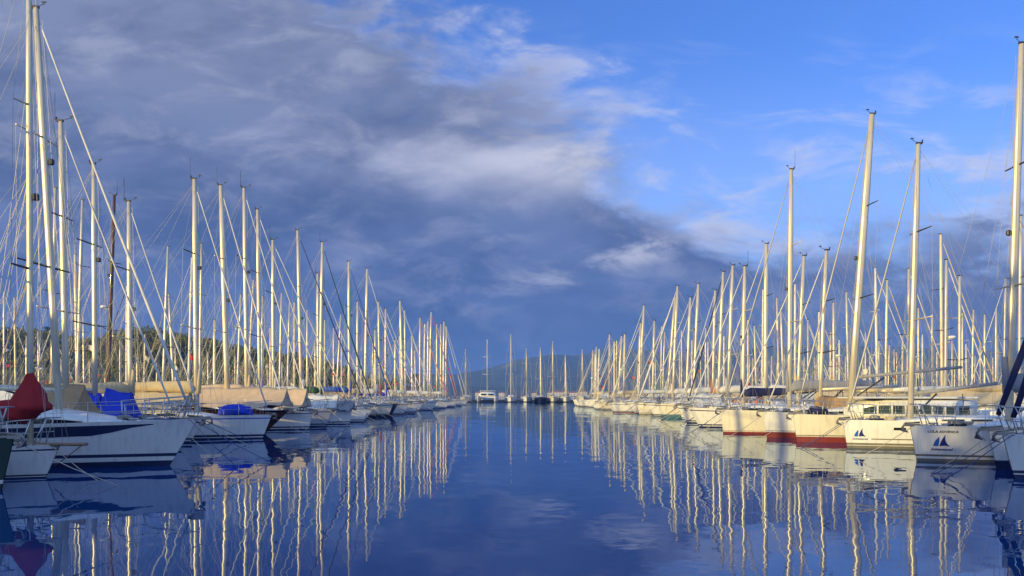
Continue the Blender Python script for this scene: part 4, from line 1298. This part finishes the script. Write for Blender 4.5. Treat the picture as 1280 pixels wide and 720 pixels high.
HS = [(688, 11, 5, 'low pale house at the start of the far waterfront terrace'), (696, 15, 6.5, 'wide two-storey pale house on the far waterfront'), (706, 14, 6.5, 'pale house beside the wide two-storey one on the far waterfront'),
      (716, 20, 5, 'longest low pale building on the far waterfront'), (729, 13, 7, 'taller pale house past the longest waterfront building'), (598, 11, 5, 'lone pale house on the far shore above the catamaran'),
      (627, 10, 4.5, 'small pale house on the far shore between catamaran and tallest sloop'), (668, 9, 4.5, 'small pale house on the far shore over the dark navy hull')]
for px, w, hg, lab in HS: house(wx(px, HY + 20), HY + 20, w, 9, hg, lab)

# unseen building and trees added to keep low sun off the nearest boats
def sun_block_building(label, x0, x1, y0, y1, hgt):
    cx, cy, hx, hy = (x0 + x1) / 2, (y0 + y1) / 2, (x1 - x0) / 2, (y1 - y0) / 2
    root = empty('sun_block_building', (cx, cy, .8)); tag(root, label, 'building')
    b = MB(); b.box((0, 0, hgt / 2), (hx, hy, hgt / 2)); wl = b.build('wall', [M['plaster']], root)
    b = MB(); b.box((0, 0, hgt + .2), (hx + .5, hy + .5, .2)); b.build('roof', [M['rooftile']], root)
    for s in range(int(hgt / 3.4)):
        for i in range(4):
            wb = MB(); wb.box((-hx + (i + .5) * hx / 2, hy + .02, 1.9 + s * 3.3), (.75, .05, .85)); wb.build('window', [M['glass']], wl)
            wb = MB(); wb.box((hx + .02, -hy + (i + .5) * hy / 2, 1.9 + s * 3.3), (.05, .75, .85)); wb.build('window', [M['glass']], wl)
sun_block_building('unseen building added behind the camera to shade the nearest boats', -60, -47, -13, 1, 9.4)
def sun_block_tree(x, y, hgt, label, seed):  # unseen tree with a loose crown, added for partial shade on near hulls
    r = random.Random(seed); root = empty('added_shade_tree', (x, y, .8)); tag(root, label, 'tree', 'unseen trees added for shade')
    b = MB(); b.tube([(0, 0, 0), (.2, .1, hgt * .3), (.1, -.1, hgt * .75)], [.34, .26, .08], 8); V, Fc = [], []
    for k in range(12):
        t = 6.283 * k / 12 + r.random(); u = r.uniform(.32, .72); l = r.uniform(2.2, 4.2); e = (l * math.cos(t), l * math.sin(t), hgt * u + l * .6)
        b.tube([(.1, 0, hgt * u), e], [.11, .03], 5); leaf_clump(V, Fc, e, 2.2, 1.9, 60, .40, r)
    b.build('trunk', [M['bark']], root); leaf_clump(V, Fc, (0, 0, hgt * .72), 4.6, hgt * .28, 220, .42, r)
    me = bpy.data.meshes.new('crown'); me.from_pydata(V, [], Fc); me.update(); me.materials.append(FOL)
    o = bpy.data.objects.new('crown', me); COL.objects.link(o); o.parent = root
sun_block_tree(-37, -17.2, 16, 'unseen tree added nearest the water to shade the near bows', 11)
sun_block_tree(-43, -24, 17, 'tallest of the unseen trees added to shade the near bows', 12)
sun_block_tree(-32, -26, 15, 'unseen tree added at the landward end of the quay for shade', 13)
q = MB(); q.box((-75, -31, .1), (47, 33, .7)); tag(q.build('quay', [M['concrete']]), kind='structure')
# ------------------------------------------------------------------ haze
def haze(density):
    m = bpy.data.materials.new('haze'); nt, N, Lk = nodes_of(m)
    out = N.new('ShaderNodeOutputMaterial'); v = N.new('ShaderNodeVolumePrincipled')
    v.inputs['Color'].default_value = (.16, .36, 1.0, 1); v.inputs['Density'].default_value = density; v.inputs['Anisotropy'].default_value = .0
    Lk.new(v.outputs[0], out.inputs['Volume'])
    b = MB(); b.box((0, 1000, 120), (8950, 7900, 135)); o = b.build('haze', [m]); tag(o, kind='stuff')
HAZE = 3.1e-4
if HAZE: haze(HAZE)

# ------------------------------------------------------------------ sky
W = bpy.data.worlds.new('World'); SC.world = W; W.use_nodes = True
nt = W.node_tree; N = nt.nodes; Lk = nt.links; N.clear()
def math_(op, a, b=None, c=None):
    n = N.new('ShaderNodeMath'); n.operation = op
    for i, v in enumerate((a, b, c)):
        if v is None: continue
        if isinstance(v, (int, float)): n.inputs[i].default_value = v
        else: Lk.new(v, n.inputs[i])
    return n.outputs[0]
def mrange(v, a, b, c=0., d=1., smooth=True):
    n = N.new('ShaderNodeMapRange'); n.interpolation_type = 'SMOOTHSTEP' if smooth else 'LINEAR'
    n.inputs['From Min'].default_value = a; n.inputs['From Max'].default_value = b; n.inputs['To Min'].default_value = c; n.inputs['To Max'].default_value = d
    Lk.new(v, n.inputs['Value']); return n.outputs[0]
def noise(vec, sc, det=6, rough=.55, dist=0.0):
    n = N.new('ShaderNodeTexNoise'); n.inputs['Scale'].default_value = sc; n.inputs['Detail'].default_value = det; n.inputs['Roughness'].default_value = rough; n.inputs['Distortion'].default_value = dist
    Lk.new(vec, n.inputs['Vector']); return n.outputs['Fac']
def comb(x, y, z):
    n = N.new('ShaderNodeCombineXYZ')
    for i, v in enumerate((x, y, z)):
        if isinstance(v, (int, float)): n.inputs[i].default_value = v
        else: Lk.new(v, n.inputs[i])
    return n.outputs[0]
def mixc(f, a, b):
    n = N.new('ShaderNodeMix'); n.data_type = 'RGBA'
    Lk.new(f, n.inputs['Factor'])
    for k, v in (('A', a), ('B', b)):
        s = [i for i in n.inputs if i.name == k and i.type == 'RGBA'][0]
        if isinstance(v, tuple): s.default_value = (*v, 1)
        else: Lk.new(v, s)
    return [o for o in n.outputs if o.type == 'RGBA'][0]
tc = N.new('ShaderNodeTexCoord'); sep = N.new('ShaderNodeSeparateXYZ'); Lk.new(tc.outputs['Generated'], sep.inputs[0])
X, Y, Z = sep.outputs
ay = math_('MAXIMUM', math_('ABSOLUTE', Y), .12)
a = math_('DIVIDE', X, ay)                    # tangent of the bearing from north
b_ = math_('DIVIDE', math_('ABSOLUTE', Z), ay)
zz = math_('ADD', math_('MAXIMUM', Z, 0), .16)
lay = comb(math_('DIVIDE', X, zz), math_('DIVIDE', Y, zz), 0)     # position on a flat cloud deck
dirv = comb(a, math_('MULTIPLY', b_, 2.3), 0)
n1 = noise(lay, .55, 8, .58, .3)
n2 = noise(dirv, 3.0, 8, .58, .25)
n3 = noise(dirv, 8.5, 7, .62, .4)
sky = N.new('ShaderNodeTexSky'); sky.sky_type = 'NISHITA'; sky.sun_disc = False; sky.sun_elevation = SUN_EL; sky.sun_rotation = SUN_AZ
sky.air_density = 1.0; sky.dust_density = .6; sky.ozone_density = 2.0
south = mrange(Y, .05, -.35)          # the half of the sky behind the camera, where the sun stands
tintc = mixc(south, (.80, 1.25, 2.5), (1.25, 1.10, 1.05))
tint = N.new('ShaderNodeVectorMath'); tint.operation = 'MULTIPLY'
Lk.new(sky.outputs[0], tint.inputs[0]); Lk.new(tintc, tint.inputs[1]); skyc = mixc(math_('MULTIPLY', south, .75), tint.outputs[0], (4.8, 7.2, 12.6))  # unseen half of the sky brightened as added fill for shaded hulls
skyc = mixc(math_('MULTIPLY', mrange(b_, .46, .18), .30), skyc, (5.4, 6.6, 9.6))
# big bank on one side, long low bank near the horizon
f1 = math_('ADD', math_('MULTIPLY', math_('ADD', a, .20), -.455), math_('MULTIPLY', math_('SUBTRACT', b_, .520), -.89))
f2 = math_('ADD', math_('SUBTRACT', .222, b_), math_('MULTIPLY', a, .058))
# the blue gap between them
ga = math_('DIVIDE', math_('SUBTRACT', a, .42), .26); gb = math_('DIVIDE', math_('SUBTRACT', b_, .250), .048)
gap = math_('EXPONENT', math_('MULTIPLY', math_('ADD', math_('MULTIPLY', ga, ga), math_('MULTIPLY', gb, gb)), -1.0))
f1g = math_('SUBTRACT', f1, math_('MULTIPLY', gap, .22))
f = math_('MAXIMUM', f1g, math_('SUBTRACT', f2, math_('MULTIPLY', gap, .02)))
nn = math_('ADD', math_('MULTIPLY', math_('SUBTRACT', n2, .5), .34), math_('ADD', math_('MULTIPLY', math_('SUBTRACT', n3, .5), .27), math_('MULTIPLY', math_('SUBTRACT', n1, .5), .10)))
fc = math_('ADD', f, nn)
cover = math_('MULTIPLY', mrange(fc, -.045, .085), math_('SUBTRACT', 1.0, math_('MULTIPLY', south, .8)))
# cloud colour: bright thin rims and a pale lit belt, dark bellies
rim = math_('MULTIPLY', math_('SUBTRACT', 1., mrange(fc, .0, .075)), mrange(n2, .40, .60))
ba = math_('DIVIDE', math_('SUBTRACT', a, .11), .24); bb = math_('DIVIDE', math_('SUBTRACT', b_, .295), .038)
belt = math_('EXPONENT', math_('MULTIPLY', math_('ADD', math_('MULTIPLY', ba, ba), math_('MULTIPLY', bb, bb)), -1.0))
la = math_('DIVIDE', math_('SUBTRACT', a, -.16), .14)
lit = math_('ADD', math_('MULTIPLY', rim, .9), math_('MULTIPLY', belt, math_('MULTIPLY', mrange(n2, .30, .58), .95)))
lit = math_('ADD', lit, math_('MULTIPLY', mrange(n3, .45, .70), .20))
# a lit streak along the upper edge of the low bank
sv = math_('DIVIDE', math_('SUBTRACT', b_, math_('ADD', .135, math_('MULTIPLY', a, .27))), .017)
sl = math_('DIVIDE', math_('SUBTRACT', a, .19), .24)
streak = math_('EXPONENT', math_('MULTIPLY', math_('ADD', math_('MULTIPLY', sv, sv), math_('MULTIPLY', sl, sl)), -1.0))
lit = math_('ADD', lit, math_('MULTIPLY', streak, math_('MULTIPLY', mrange(n3, .40, .66), .5)))
lit = math_('MINIMUM', lit, 1.0)
hi = mrange(b_, .05, .46)
CK = 1.0
dark = mixc(hi, (.034, .074, .215), (.100, .132, .25))
dk2 = mixc(mrange(n2, .38, .60), dark, mixc(hi, (.085, .138, .33), (.185, .222, .36)))
dk2 = mixc(math_('MULTIPLY', mrange(a, .15, .40), mrange(n2, .70, .35)), dk2, (.105, .135, .27))
ccol = mixc(lit, dk2, (.66, .66, .76))
sc10 = N.new('ShaderNodeVectorMath'); sc10.operation = 'SCALE'; sc10.inputs['Scale'].default_value = 10.0; Lk.new(ccol, sc10.inputs[0])
# thin wisps in the blue
wv = comb(math_('MULTIPLY', a, 2.6), math_('MULTIPLY', b_, 8.0), 0)
wn = noise(wv, 2.0, 9, .6, .6)
wisp = math_('MULTIPLY', mrange(wn, .47, .70), math_('MULTIPLY', mrange(b_, .50, .26), .95))
skyw = mixc(wisp, skyc, (5.2, 5.6, 7.4))
final = mixc(cover, skyw, sc10.outputs[0])
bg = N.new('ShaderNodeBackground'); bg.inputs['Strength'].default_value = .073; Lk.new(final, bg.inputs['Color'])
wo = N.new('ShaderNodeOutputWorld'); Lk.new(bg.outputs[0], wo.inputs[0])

# ------------------------------------------------------------------ sun, camera, view
sd = bpy.data.lights.new('sun', 'SUN'); sd.energy = 5.0; sd.angle = R(.6); sd.color = (1.0, .77, .29)
so = bpy.data.objects.new('sun', sd); COL.objects.link(so)
dirn = Vector((math.sin(SUN_AZ) * math.cos(SUN_EL), math.cos(SUN_AZ) * math.cos(SUN_EL), math.sin(SUN_EL)))
so.rotation_euler = dirn.to_track_quat('Z', 'Y').to_euler()
cd = bpy.data.cameras.new('camera'); cd.sensor_width = 36; cd.lens = 36 * F / 1280; cd.shift_y = (HZ - 360) / 1280; cd.clip_start = .1; cd.clip_end = 30000
co = bpy.data.objects.new('camera', cd); COL.objects.link(co); co.location = (0, 0, CAMZ); co.rotation_euler = (R(90), 0, 0); SC.camera = co
SC.view_settings.view_transform = 'Standard'; SC.view_settings.look = 'None'; SC.view_settings.exposure = 0.80; SC.view_settings.gamma = 1.0
SC.cycles.max_bounces = 6; SC.cycles.volume_bounces = 0; SC.cycles.caustics_reflective = False; SC.cycles.caustics_refractive = False
SC.cycles.use_denoising = True
